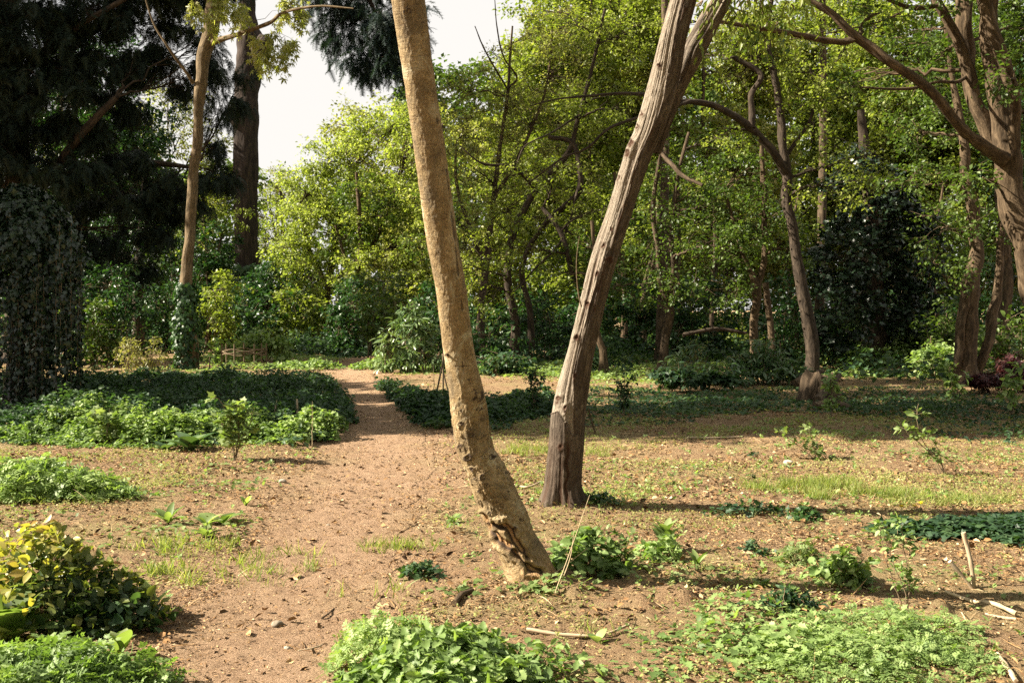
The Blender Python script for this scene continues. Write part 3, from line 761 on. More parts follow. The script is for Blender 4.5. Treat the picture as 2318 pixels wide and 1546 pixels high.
# --- ridged dark leaning tree behind it
T2R = [(1276, 1165, 108, 8.05), (1275, 1145, 98, 8.05), (1272, 1106, 88, 8.02), (1281, 1000, 84, 7.95), (1285, 940, 82, 7.9), (1294, 882, 78, 7.85), (1313, 794, 67, 7.75), (1340, 690, 65, 7.65), (1368, 585, 68, 7.55),
       (1403, 480, 64, 7.45), (1416, 437, 63, 7.4), (1445, 349, 68, 7.3), (1475, 280, 70, 7.22), (1506, 175, 72, 7.12), (1524, 87, 66, 7.02), (1547, 0, 64, 6.95), (1590, -150, 60, 6.8)]
def t2_disp(ux, uy, fr, t, L, n, r):
    tw = t + L * .35
    c, s = np.cos(tw), np.sin(tw)
    rid = 1 - np.abs(fbm(c * 2.6, s * 2.6, L * .55, 3)) * 1.6
    fine = 1 - np.abs(fbm(c * 8, s * 8, L * 1.6, 3))
    d = -.012 + .006 * rid + .006 * fine + .010 * fbm(c * 1.2, s * 1.2, L * 1.1, 2)
    nn = fbm(c * 2.2 + 3, s * 2.2, L * 1.4, 4)
    left = np.clip(-n[:, 0] * 2.0 + .5 + nn * .8, 0, 1)
    up = np.clip((945 - uy + 60 * vnoise(ux * .05, 2) - (ux - 1290) * .6) / 14, 0, 1)
    pe = left * up
    peel = np.clip((pe - .4) * 4, 0, 1)
    d += -.007 * peel + .006 * np.exp(-((pe - .42) / .09) ** 2)
    tone = .5 - .33 * np.exp(-((pe - .36) / .07) ** 2) - .12 * np.clip((uy - 950) / 60, 0, 1) - .3 * np.clip(.35 - rid, 0, 1)
    for (x, y, q, a) in [(1366, 556, 9, .02), (1328, 690, 9, .018), (1303, 765, 8, .018), (1448, 256, 8, .018), (1424, 326, 12, .018), (1440, 285, 7, .015), (1418, 345, 10, .015), (1395, 400, 9, .012), (1350, 620, 8, .01), (1262, 905, 10, .012),
                         (1278, 925, 9, .016), (1492, 150, 8, .015), (1270, 1010, 8, .012), (1380, 590, 9, .009), (1302, 850, 7, .01), (1382, 520, 7, .01)]:
        rr = np.hypot(ux - x, (uy - y) * .8) / q + .4 * vnoise(ux * .15, uy * .15, y)
        d += a * np.exp(-rr ** 2) * fr - a * 1.1 * np.exp(-(rr * 2.2) ** 2) * fr; tone -= .45 * fr * np.exp(-((rr - .3) / .4) ** 2)
    # split running up the foot
    k = np.exp(-((ux - 1283 - 5 * vnoise(uy * .04, 3)) / 3.5) ** 2) * fr * np.clip((uy - 985) / 30, 0, 1) 
    d -= .014 * k; tone -= .35 * k
    d += np.clip((uy - 1090) / 70, 0, 1) ** 1.5 * r * .38 * (1 + .9 * np.cos(t * 5 + 1))
    return d, tone, peel * .85
t2 = thing('leaning_tree', 'dark ridged trunk leaning right and forking at the top, behind the pale leaning one', 'tree', G(1276, 1145))
mb = MB(); W2, r2 = detailed(mb, T2R, 180, 760, t2_disp)
T2B = [(1478, 345, 30, 7.40), (1497, 270, 46, 7.38), (1530, 190, 52, 7.35), (1556, 140, 54, 7.3), (1583, 87, 54, 7.3), (1633, 0, 52, 7.25), (1720, -140, 48, 7.2)]
detailed(mb, T2B, 90, 220, lambda ux, uy, fr, t, L, n, r: (lambda q: (.012 * q + .01 * fbm(np.cos(t) * 1.2, np.sin(t) * 1.2, L * 2, 2), .5 - .3 * np.clip(.2 - q, 0, 1), np.clip((fbm(np.cos(t) * 2, np.sin(t) * 2, L * 1.5, 3) - n[:, 0] * .6 - .15) * 4, 0, 1) * .8))(1 - np.abs(fbm(np.cos(t) * 3, np.sin(t) * 3, L * .8, 3)) * 1.5))
ext = up_stems(W2[-1], [(1.2, -.2, 4.2), (.3, .8, 4.8)], .08) + up_stems(at(1720, -140, 7.2), [(2.2, .2, 3.6), (1.6, 1.0, 3.0)], .07)
for W, r in ext: rough_tube(mb, W, r, 10, .05)
mb.build('trunk', [M['bark_ridged']], t2)
cm = MB(); foliage(cm, ext, [(2.9, 6.8, 8.9, 1.4, 1.3, 1.1), (1.9, 7.8, 9.4, 1.4, 1.3, 1.1), (4.2, 7.6, 8.0, 1.4, 1.2, 1.0)], leaf=.12, per=30, clump_r=.5, dens=.7)
lo = [(*at(1620, 0, 7.2), .25, .25, .13), (*at(1750, 5, 7.2), .22, .25, .16), (*at(1700, -60, 7.1), .35, .3, .2)]
foliage(cm, [(W[:4], r[:4]) for W, r in ext], lo, leaf=.065, tmpl=LANCE, per=14, clump_r=.14, dens=.5, droop=.8, limb_r=.01)
cm.build('crown', [M['twig'], M['leaf_spring']], t2)
# small sprouting shoots on the trunk's left side
sh = MB()
for (px, py, tx, ty) in ((1318, 690, 1290, 580), (1318, 690, 1322, 530), (1290, 960, 1340, 560)):
    pass
A, E = at(1316, 695, 7.55), at(1312, 535, 7.4); W = bez(A, (A + E) / 2 + [-.06, 0, 0], E, 12)[0]; V, T, tc = tubes(W, np.linspace(.006, .002, 12), 5); sh.add(V, T, 0, .5, tc)
k2 = 26; ii = rng.integers(3, 12, k2); D = nrm(np.stack([rng.choice([-1, 1], k2) * 1., rng.normal(0, .4, k2), rng.normal(.1, .3, k2)], -1))
put(sh, LANCE, W[ii] + D * .02, D, nrm(rng.normal(0, .4, (k2, 3)) + [0, 0, 1]), rng.uniform(.025, .05, k2), rng.random(k2), 1, 1.0)
sh.build('shoot', [M['twig'], M['leaf_spring']], t2)

# --- ivy skin helper
def ivy_on(o, W, r, n, leaf=.09, mat='leaf_ivy', thick=.08, name='ivy'):
    W, r = np.asarray(W), np.asarray(r); i = rng.random(n) * (len(W) - 1); i0 = i.astype(int); f = (i - i0)[:, None]
    P = W[i0] * (1 - f) + W[i0 + 1] * f; rr = np.interp(i, np.arange(len(r)), r); a = rng.uniform(0, 2 * np.pi, n)
    N = np.stack([np.cos(a), np.sin(a), 0 * a], -1); clus = 1 + .8 * vnoise(P[:, 2] * 2.5, a * 1.3)
    P = P + N * (rr + thick * rng.random(n) * clus)[:, None]
    D = nrm(np.stack([-np.sin(a) * rng.normal(0, .5, n), np.cos(a) * rng.normal(0, .5, n), -np.ones(n)], -1) + N * .35)
    m = MB(); put(m, IVY, P, D, nrm(N + rng.normal(0, .35, (n, 3)) + [0, 0, .4]), leaf * rng.uniform(.6, 1.3, n), rng.random(n))
    return m.build(name, [M[mat]], o)

# --- slim pale tree on the left, ivy round its foot
def t3x(o):
    W, r = stem_px([(427, 850, 36, 26.6), (426, 760, 27, 26.6), (424, 690, 22, 26.6), (424, 640, 16, 26.6)], 30)
    W = W - np.array([.06, .05, 0]); ivy_on(o, W, r, 2300, .10, 'leaf_deep', .2)
tree('slender_tree', 'slim pale trunk with ivy round its foot, standing before the dark conifer', [
    [(426, 850, 40, 26.6), (427, 760, 30, 26.6), (424, 690, 27, 26.6), (425, 585, 24, 26.6), (432, 520, 23, 26.6), (436, 437, 22, 26.6), (444, 349, 22, 26.6), (446, 262, 22, 26.6), (457, 175, 27, 26.6), (471, 87, 33, 26.6), (486, 0, 34, 26.5), (500, -150, 30, 26.4), (520, -330, 22, 26.4)],
    [(478, 97, 14, 26.5), (520, 84, 11, 26), (560, 72, 10, 25.5), (610, 52, 8, 25), (640, 30, 7, 24.6), (720, 15, 5, 24), (800, 20, 3, 23.6)],
    [(440, 190, 8, 26.5), (410, 150, 6, 26.2), (375, 100, 5, 26), (345, 50, 4, 26), (320, -40, 3, 26)]],
    [(560, 20, 25.5, 60, 28, .6), (500, 35, 25.5, 50, 30, .6), (640, 90, 25, 45, 35, .5), (580, 100, 25.2, 50, 22, .5), (660, 5, 24.5, 40, 20, .4), (480, -20, 25.5, 60, 30)],
    'bark_tan', 'leaf_yellow', sides=16, leaf=.125, tmpl=PALM, per=24, clump_r=.35, dens=.42, droop=.7, limb_r=.012, tone0=.1, extra=t3x,
    world_blobs=[(-9.2, 26, 14, 2, 2, 1.6), (-7, 26.5, 15, 2, 2, 1.5)])

# --- tall lopped dark trunk with a burr
def t4x(o):
    for (px, py, r_, dx) in ((526, 262, .28, -.5), (598, 100, .34, .35)):
        m = MB(); P = at(px, py, 44.6); k = P + np.array([[.6, 0, -.9], [.35, 0, -.35], [0, 0, 0], [-.18, 0, .25], [-.25, 0, .3]]) * [-dx * 2, 0, 1]
        V, T, tc = tubes(k, np.array([.12, .3, .36, .3, .02]) * (r_ / .3), 14)
        V = V + (.07 * fbm(V[:, 0] * 4, V[:, 1] * 4, V[:, 2] * 4, 3))[:, None]; m.add(V, T, 0, .5, tc)
        m.build('burr', [M['bark_plate']], o)
    W, r = stem_px([(572, 800, 62, 44.8), (566, 720, 58, 44.8), (562, 600, 54, 44.8)], 30)
    ivy_on(o, W, r, 3200, .22, 'leaf_deep', .3)
    fm = MB()
    st = [stem_px([(560, -120, 20, 45), (640, -140, 16, 42), (760, -100, 13, 39), (830, -10, 10, 38), (860, 60, 7, 38)], 40)]
    for W, r in st: rough_tube(fm, W, r, 8, .1)
    bl = px_blobs([(800, -40, 38, 110, 55), (850, 45, 38, 85, 55), (780, 60, 38.5, 60, 40), (900, 100, 37.5, 70, 55), (845, 135, 38, 60, 40), (800, 120, 38, 50, 22), (960, 60, 37.5, 50, 16), (900, 20, 37, 60, 50), (905, 165, 37.5, 30, 22), (740, 0, 38, 60, 25), (600, -100, 42, 80, 40)])
    foliage(fm, st, bl, leaf=.42, tmpl=FROND, per=14, clump_r=.5, dens=1.5, droop=.45, flat=.3, limb_r=.03)
    fm.build('crown', [M['bark_dark'], M['cedar']], o)
tree('lopped_tree', 'tall dark furrowed trunk with a knobbly burr, rising against the white sky', [
    [(570, 790, 62, 45), (566, 720, 56, 45), (558, 540, 51, 45), (557, 400, 54, 45), (557, 280, 56, 45), (561, 200, 54, 45), (564, 140, 54, 45), (566, 90, 54, 45), (563, 50, 38, 45), (561, 0, 35, 45), (560, -120, 32, 45), (560, -260, 20, 45)]], [],
    'bark_plate', sides=28, extra=t4x, wob=.12, flare=.25)

# --- dark conifer filling the upper left
def dc(rows): return [tuple(list(r[:k_]) + [r[k_] + 7.5] + list(r[k_ + 1:])) for r in rows for k_ in (C_,)]
C_ = 3
cst = [dc(r) for r in [
    [(60, 830, 90, 23), (50, 600, 72, 23), (40, 400, 62, 23), (30, 200, 54, 23), (20, 0, 44, 23), (10, -250, 26, 23)],
    [(45, 470, 30, 23), (120, 390, 24, 22.6), (200, 290, 18, 22), (260, 220, 12, 22)], [(40, 300, 26, 23), (150, 120, 20, 23.5), (300, 20, 12, 24)],
    [(42, 420, 26, 23), (180, 400, 20, 23.5), (330, 370, 14, 24), (440, 380, 8, 24)], [(35, 180, 24, 23), (180, 60, 14, 22), (330, -30, 9, 22)]]]
C_ = 2
cbl = dc([(60, 60, 22, 120, 70), (200, 20, 22.5, 110, 50), (330, -20, 23, 110, 35), (440, -40, 23, 90, 35), (100, 180, 22, 110, 55), (230, 140, 23, 90, 40), (330, 130, 23.5, 60, 40), (440, 170, 24, 50, 38), (480, 110, 24, 34, 45), (505, 235, 24, 22, 30),
     (40, 310, 22, 100, 60), (170, 280, 22.5, 80, 34), (270, 230, 23.4, 46, 36), (130, 380, 22, 100, 34), (290, 350, 23.5, 60, 26), (400, 400, 24, 70, 32), (490, 395, 24.4, 50, 24), (260, 440, 23.4, 90, 28), (410, 455, 24.2, 70, 26), (495, 330, 24.5, 26, 18),
     (-60, 150, 22, 120, 90), (-80, 350, 23, 110, 90), (390, 60, 23.8, 50, 22), (540, 190, 24.4, 12, 46), (-50, 480, 23, 80, 60), (120, 480, 23.6, 90, 30), (200, 540, 24, 80, 30), (330, 520, 24, 60, 24), (150, 620, 24, 70, 50), (60, 560, 24, 90, 50), (300, 580, 25, 50, 30)])
tree('conifer_tree', 'huge dark conifer with drooping boughs filling the upper left corner', cst, cbl,
    'bark_dark', 'needle', sides=12, leaf=.36, tmpl=FROND, per=20, clump_r=.42, dens=1.9, droop=.55, flat=.3, limb_r=.05, twigs=2,
    world_blobs=[(-15, 30, 15, 4, 3, 2.6), (-15, 30, 19, 3, 3, 2.4), (-20, 29, 13, 3, 3, 2.5)])

# --- woodland behind: (name, label, stems, blobs, bark, leaf, keyword extras)
SP = dict(leaf=.10, per=46, clump_r=.5, dens=1.15)
tree('maple_tree', 'bright green spreading tree lit by the sun right of the lopped trunk', [
    [(742, 775, 24, 42), (738, 700, 18, 42), (750, 620, 15, 42), (770, 500, 12, 42), (800, 380, 9, 42)], [(745, 660, 12, 42), (700, 560, 9, 42), (680, 460, 7, 42)], [(750, 640, 12, 42), (840, 560, 10, 41), (890, 450, 8, 41)]],
    [(700, 440, 42, 85, 75), (790, 370, 42, 95, 70), (880, 460, 41, 90, 90), (760, 520, 41, 95, 70), (655, 560, 42, 55, 70), (845, 300, 42, 60, 35), (720, 360, 42, 50, 38), (930, 330, 41, 70, 70), (850, 600, 40, 80, 50), (700, 630, 41, 60, 50), (900, 270, 42, 55, 35), (960, 560, 40, 60, 80)],
    'bark_mid', 'leaf_fresh', **{**SP, 'leaf': .12, 'dens': 1.6})
tree('thin_tree', 'distant pale yellow thinly leafed tree low on the skyline', [[(632, 760, 10, 78), (630, 600, 8, 78), (628, 420, 5, 78)], [(630, 560, 5, 78), (655, 450, 3, 78)], [(630, 560, 5, 78), (605, 440, 3, 78)]],
     [(620, 420, 78, 34, 55), (655, 440, 78, 30, 60), (600, 470, 78, 30, 60), (640, 540, 78, 50, 60)], 'bark_warm', 'leaf_far', leaf=.16, per=26, clump_r=.7, dens=1.1, twigs=4)
tree('round_tree', 'yellow green tree glimpsed through gaps behind the dark conifer', [[(395, 790, 16, 52), (392, 600, 12, 52), (390, 420, 8, 52)], [(392, 560, 7, 52), (300, 400, 5, 52)]],
     [(390, 250, 52, 70, 60), (460, 320, 52, 60, 60), (350, 330, 52, 70, 60), (480, 410, 52, 60, 50), (270, 300, 52, 70, 70), (160, 260, 52, 80, 70), (300, 420, 52, 80, 50), (120, 360, 52, 80, 70), (430, 480, 50, 90, 40)],
     'bark_mid', 'leaf_yellow', leaf=.15, per=36, clump_r=.6, dens=.9)
tree('twiggy_tree', 'twiggy yellow green tree just right of the pale trunk, against the sky', [
    [(1090, 800, 22, 33), (1095, 650, 17, 33), (1110, 500, 13, 33), (1130, 350, 10, 33), (1150, 200, 7, 33), (1160, 60, 4, 33)], [(1100, 600, 11, 33), (1040, 450, 8, 33), (1030, 330, 5, 33)], [(1115, 460, 10, 33), (1200, 300, 7, 33), (1240, 180, 5, 33), (1250, 60, 3, 33)]],
    [(1060, 300, 33, 80, 75), (1120, 210, 33, 90, 60), (1200, 280, 33, 100, 80), (1090, 400, 32, 90, 70), (1250, 170, 33, 90, 70), (1200, 90, 33, 70, 50), (1140, 140, 33, 45, 30), (1290, 60, 33, 70, 50), (1030, 210, 33, 40, 30), (1160, 470, 32, 90, 60), (1030, 510, 32, 60, 70), (1280, 380, 32, 90, 70)],
    'bark_mid', 'leaf_yellow', leaf=.085, per=34, clump_r=.5, dens=1.25, twigs=7,
    thin=[[(1151, 200, 5, 33), (1170, 175, 5, 32.5), (1140, 130, 4, 31), (1125, 60, 3, 31), (1120, 0, 2, 31)], [(1150, 205, 5, 33), (1100, 120, 4, 31), (1075, 60, 2, 31)]])
tree('crooked_tree', 'dark crooked tree with bare tangled limbs between the two leaning trunks', [
    [(1165, 800, 26, 27), (1163, 720, 20, 27), (1150, 620, 18, 27), (1165, 520, 17, 27), (1215, 430, 15, 27), (1290, 340, 13, 27), (1310, 260, 10, 27), (1340, 150, 8, 27), (1370, 20, 6, 27)],
    [(1200, 790, 18, 28), (1200, 700, 14, 28), (1185, 600, 12, 28), (1240, 500, 12, 27.5), (1310, 430, 14, 27), (1300, 330, 12, 27), (1240, 310, 9, 27)],
    [(1215, 430, 9, 27), (1160, 380, 7, 26.5), (1090, 370, 5, 26), (1040, 330, 3, 26)], [(1300, 640, 12, 26), (1275, 540, 11, 26), (1230, 470, 9, 26.5)]],
    [(1330, 230, 27, 100, 70), (1400, 90, 27, 100, 70), (1290, 60, 27, 90, 60), (1250, 400, 26, 90, 50), (1120, 500, 26, 80, 60), (1200, 570, 26, 80, 50), (1340, 480, 26, 80, 60), (1060, 600, 26, 50, 70), (1420, 250, 27, 80, 70), (1100, 650, 26, 60, 50)],
    'bark_dark', 'leaf_spring', leaf=.085, per=40, clump_r=.42, dens=.85, twigs=3,
    thin=[[(1310, 262, 6, 27), (1250, 300, 4, 26), (1190, 330, 3, 25), (1170, 370, 2, 24.5)], [(1308, 425, 7, 27), (1290, 500, 5, 26.5), (1260, 560, 5, 26), (1210, 610, 4, 25.6), (1165, 660, 3, 25.2)],
          [(1242, 498, 7, 27.4), (1310, 540, 5, 26.8), (1350, 560, 3, 26.5)]])
tree('forked_tree', 'slim tree forking low, right of the dark leaning trunk', [
    [(1503, 850, 26, 25), (1508, 760, 20, 25), (1513, 700, 22, 25), (1495, 640, 15, 25), (1488, 560, 13, 25), (1480, 450, 10, 25), (1500, 330, 7, 25)], [(1512, 705, 16, 25), (1522, 620, 14, 25), (1520, 520, 12, 25), (1535, 400, 9, 25), (1560, 300, 7, 25)]],
    [(1480, 470, 25, 70, 60), (1560, 440, 25, 90, 60), (1590, 560, 24, 90, 60), (1460, 600, 25, 60, 50), (1640, 470, 25, 80, 60), (1540, 640, 24, 80, 40), (1510, 330, 26, 70, 60), (1620, 340, 26, 80, 60)],
    'bark_mid', 'leaf_mid', **{**SP, 'leaf': .085}, thin=[[(1496, 345, 9, 25), (1520, 372, 11, 24.6), (1550, 400, 10, 24.3), (1590, 420, 8, 24)]])
tree('twin_tree', 'pair of lit slim stems rising behind the laurel bush', [
    [(1706, 860, 24, 24.5), (1703, 740, 20, 24.5), (1712, 660, 20, 24.5), (1695, 600, 12, 24.5), (1670, 540, 9, 24.5), (1640, 430, 7, 24.5)],
    [(1711, 670, 17, 24.5), (1728, 600, 14, 24.5), (1730, 500, 12, 24.5), (1728, 410, 12, 24.5), (1725, 330, 10, 24.5)], [(1755, 850, 18, 24.8), (1745, 740, 15, 24.8), (1735, 640, 13, 24.8)]],
    [(1650, 560, 24, 80, 50), (1730, 480, 24, 80, 50), (1640, 650, 24, 80, 40), (1780, 560, 24.5, 70, 50), (1670, 400, 24.5, 80, 55)], 'bark_warm', 'leaf_mid', leaf=.085, per=44, clump_r=.42, dens=1.1)
tree('arching_tree', 'tall dark tree throwing a long arching limb to the left', [
    [(1838, 880, 34, 23.5), (1834, 760, 30, 23.5), (1815, 650, 28, 23.5), (1800, 560, 24, 23.5), (1786, 470, 24, 23.5), (1780, 380, 20, 23.5), (1768, 290, 18, 23.5), (1755, 200, 15, 23.5), (1740, 100, 12, 23.5), (1750, -40, 9, 23.5)],
    [(1782, 400, 20, 23.5), (1740, 330, 19, 23.2), (1690, 280, 17, 23), (1630, 245, 15, 22.6), (1580, 232, 13, 22.4), (1520, 230, 10, 22)],
    [(1705, 290, 16, 23), (1700, 220, 13, 23), (1720, 170, 12, 23), (1660, 130, 10, 23)], [(1780, 350, 10, 23.5), (1830, 280, 7, 23.5), (1850, 200, 5, 23.5)]],
    [(1700, 130, 23.5, 110, 70), (1620, 60, 24, 90, 60), (1830, 150, 23.5, 100, 80), (1780, 40, 24, 110, 60), (1850, 300, 23.5, 90, 70), (1640, 290, 23, 60, 45), (1920, 220, 24, 90, 70), (1880, 420, 23, 90, 60), (1560, 130, 24, 60, 60), (1930, 60, 24, 100, 70), (1990, 350, 24, 80, 60)],
    'bark_dark', 'leaf_spring', leaf=.085, per=42, clump_r=.45, dens=.95, twigs=3,
    thin=[[(1535, 230, 10, 22.1), (1480, 216, 9, 21.6), (1400, 212, 7, 21), (1330, 218, 6, 20.6), (1260, 225, 4, 20.3), (1200, 240, 2.5, 20)], [(1560, 231, 10, 22.2), (1460, 262, 8, 21.5), (1380, 290, 7, 21), (1330, 335, 6, 21), (1270, 360, 5, 21), (1190, 420, 3, 21)]])
tree('broken_tree', 'short gnarled orange brown stem leaning behind the dark leaning trunk', [
    [(1372, 850, 24, 24), (1366, 800, 18, 24), (1352, 760, 15, 24), (1345, 700, 13, 24.2), (1350, 600, 10, 24.5), (1340, 500, 8, 24.5)]],
    [(1440, 640, 25, 60, 60), (1400, 560, 26, 60, 60), (1330, 560, 26, 60, 50), (1270, 620, 26, 70, 50)], 'bark_warm', 'leaf_mid', leaf=.085, per=40, dens=.9)
tree('ivy_clad_tree', 'black looking tree smothered in glossy ivy in the deep shade at right', [
    [(1985, 850, 60, 28), (1980, 700, 52, 28), (1975, 550, 44, 28), (1965, 400, 30, 28), (1950, 250, 18, 28)]],
    [(1900, 590, 27, 75, 80), (1985, 500, 28, 90, 80), (1900, 710, 26.5, 60, 70), (2060, 580, 28, 70, 90), (2090, 720, 27.5, 60, 80), (1960, 400, 28, 80, 60), (1990, 640, 28.6, 80, 100), (2000, 760, 28.8, 80, 60)],
    'bark_dark', 'leaf_ivy', leaf=.12, tmpl=IVY, per=40, clump_r=.4, dens=1.3, droop=.3, shell=.6)
tree('many_stemmed_tree', 'large many stemmed tree at the right edge with a long limb sweeping left', [
    [(2395, 900, 94.6, 16), (2372, 720, 68.8, 16), (2345, 620, 63.64, 16), (2310, 520, 56.76, 16), (2290, 430, 56.76, 16), (2275, 350, 53.32, 16), (2262, 250, 39.56, 16), (2245, 150, 39.56, 16), (2240, 0, 36.12, 16), (2250, -200, 30.96, 16), (2260, -420, 20.64, 16)],
    [(2268, 362, 34.4, 15.8), (2220, 325, 25.8, 15.6), (2170, 285, 22.36, 15.4), (2110, 215, 21.5, 15.2), (2030, 150, 20.64, 15), (1945, 90, 19.78, 15), (1880, 30, 15.48, 15), (1810, -10, 12.04, 15), (1700, -80, 8.6, 15)],
    [(1940, 88, 14.62, 15), (1905, 96, 14.62, 15), (1860, 90, 12.9, 14.8), (1800, 78, 12.04, 14.6), (1740, 68, 11.18, 14.4), (1680, 58, 9.46, 14.2), (1620, 48, 7.74, 14)],
    [(2255, 330, 32.68, 16.2), (2215, 250, 29.24, 16.2), (2190, 160, 25.8, 16.2), (2150, 60, 22.36, 16.2), (2110, -20, 18.92, 16.2), (2080, -160, 15.48, 16.2)],
    [(2250, 330, 29.24, 16.5), (2195, 210, 25.8, 16.5), (2185, 100, 32.68, 16.5), (2185, 0, 34.4, 16.5), (2185, -180, 27.52, 16.5)],
    [(2290, 340, 25.8, 15.7), (2300, 250, 24.08, 15.6), (2270, 130, 27.52, 15.5), (2225, 0, 29.24, 15.4), (2190, -100, 24.08, 15.3)],
    [(2120, 15, 10.32, 16.1), (2060, 18, 9.46, 16), (2010, 0, 7.74, 16)]],
    [(2050, -70, 15.5, 150, 60), (2250, -120, 15.5, 170, 60), (1850, -90, 15, 120, 50), (1750, 60, 14.5, 45, 18), (1990, 30, 15.2, 60, 22), (2290, 60, 17, 40, 60), (2130, 130, 17.5, 60, 40), (2200, 400, 15.6, 50, 40), (2290, 180, 15, 40, 60), (2180, -30, 15.2, 90, 50), (2080, 70, 17, 70, 40), (1950, 170, 17, 70, 50)],
    'bark_warm', 'leaf_mid', sides=24, leaf=.085, per=34, clump_r=.35, dens=.9, twigs=3,
    world_blobs=[(6.5, 16, 9.5, 2.4, 2, 1.4), (9.5, 16.5, 10, 2.6, 2.2, 1.6)],
    thin=[[(2192, 172, 9, 16.2), (2165, 186, 9, 15.9), (2120, 186, 7, 15.6), (2070, 200, 8, 15.4), (2010, 202, 6, 15.2), (1950, 198, 4, 15)], [(2060, 20, 6, 16), (1990, 50, 4, 15.5), (1880, 75, 3, 15), (1760, 95, 2, 15)]])
tree('double_tree', 'brown lit trunk with a slimmer leaning stem from the same foot, near the right edge', [
    [(2192, 885, 56, 20.5), (2186, 820, 48, 20.5), (2186, 740, 46, 20.5), (2195, 660, 40, 20.5), (2208, 580, 32, 20.5), (2206, 500, 28, 20.5), (2190, 420, 24, 20.5), (2180, 330, 20, 20.5), (2160, 200, 14, 20.5), (2140, 60, 10, 20.5)],
    [(2205, 860, 26, 20.6), (2232, 780, 22, 20.6), (2252, 700, 20, 20.7), (2262, 620, 18, 20.8), (2268, 500, 15, 20.8)], [(2170, 830, 16, 20.3), (2178, 740, 14, 20.3), (2192, 660, 12, 20.3)]],
    [(2100, 420, 20.5, 90, 50), (2130, 520, 20, 80, 45), (2080, 300, 21, 90, 60), (2130, 620, 20, 50, 35), (2260, 500, 21, 60, 60), (2060, 180, 21, 80, 60), (2150, 250, 21.5, 60, 60)],
    'bark_warm', 'leaf_mid', sides=16, leaf=.085, per=40, clump_r=.38, dens=.9, twigs=3)
tree('shaded_tree', 'dim trunk in the shade behind the double stemmed one at right', [[(2278, 880, 36, 24), (2270, 760, 32, 24), (2275, 620, 28, 24), (2265, 450, 24, 24), (2262, 250, 18, 24), (2250, 60, 12, 24)]],
    [(2290, 620, 24.5, 60, 60), (2290, 380, 24, 60, 80), (2330, 250, 24, 70, 80), (2230, 640, 25, 40, 60)], 'bark_mid', 'leaf_deep', leaf=.10, per=42, dens=1.1)
tree('conifer_tree', 'dark narrow trunk among the undergrowth left of the slim pale trunk', [[(310, 790, 30, 34), (312, 720, 22, 34), (316, 620, 20, 34), (322, 500, 16, 34), (330, 380, 10, 34)]],
    [(330, 500, 33, 70, 50), (260, 520, 33, 70, 50), (400, 540, 33, 60, 45), (330, 600, 33, 60, 40)], 'bark_dark', 'leaf_deep', leaf=.10, per=44, dens=1.2, droop=.3)
far = [(1412, 770, 14, 38, 'thin shaded stem seen just right of the dark leaning trunk'), (1455, 775, 16, 36, 'stouter shaded stem between the dark leaning trunk and the forked one'), (1532, 760, 10, 34, 'thin lit stem touching the forked tree on its right'),
       (1610, 775, 10, 35, 'thin dark stem above the fallen pole'), (800, 770, 14, 40, 'slim shaded stem right of the bright green tree'), (1800, 800, 10, 30, 'thin stem crowding the arching dark tree'),
       (2120, 800, 9, 29, 'thin pale stem before the ivy smothered tree'), (470, 770, 10, 40, 'thin reddish stem just right of the slim pale trunk'), (1020, 780, 14, 36, 'dark stem half hidden behind the pale leaning trunk'), (640, 770, 9, 50, 'thin stem right of the lopped trunk')]
for k, (px, py, wd, dd, lab) in enumerate(far):
    px2 = px + rng.normal(0, 14)
    tree('young_tree', lab, [[(px, py + 20, wd * 1.3, dd), (px + 2, py - 90, wd, dd), (px2, py - 220, wd * .8, dd), (px2 + rng.normal(0, 15), py - 380, wd * .55, dd)], [(px, py - 120, wd * .6, dd), (px - 40 + 80 * (k % 2), py - 260, wd * .4, dd)]],
         [(px2, py - 330, dd, 60, 55), (px2 - 40, py - 230, dd, 55, 40), (px2 + 50, py - 280, dd, 55, 40)], ['bark_warm', 'bark_mid'][k % 2], ['leaf_mid', 'leaf_spring'][k % 2], group='thin young trees in the undergrowth', leaf=.11, per=36, dens=.8)
for k, (cx_, dd, top, lm, lab) in enumerate([(1010, 52, 260, 'leaf_yellow', 'far pale green crown at the edge of the sky'), (1330, 50, 20, 'leaf_spring', 'far tall crown rising between the two leaning trunks'), (1600, 46, -20, 'leaf_yellow', 'far yellow green crown right of the dark fork'),
                                             (1850, 50, -30, 'leaf_spring', 'far tall crown behind the arching dark tree'), (2110, 48, -10, 'leaf_spring', 'far crown seen between the stems at right'), (2330, 46, -60, 'leaf_mid', 'far crown closing the right edge'), (1340, 43, -80, 'leaf_spring', 'far pale green crown behind the twiggy tree, its top at the picture edge'), (140, 47, 120, 'leaf_deep', 'far crown behind the dark conifer at left')]):
    rows = []
    for j in range(28):
        rows.append((cx_ + rng.uniform(-180, 180), top + 40 + 600 * (j / 27) + rng.uniform(-30, 30), dd + rng.uniform(-3, 3), 95, 70))
    tree('background_tree', lab, [[(cx_, 780, 22, dd), (cx_ + 10, 550, 16, dd), (cx_ - 10, 300, 10, dd), (cx_, top + 40, 5, dd)], [(cx_ + 6, 600, 10, dd), (cx_ + 110, 420, 6, dd)], [(cx_, 520, 9, dd), (cx_ - 120, 330, 5, dd)]], rows, 'bark_mid', lm,
         group='trees deep in the wood', leaf=.2, per=38, clump_r=.65, dens=1.15)

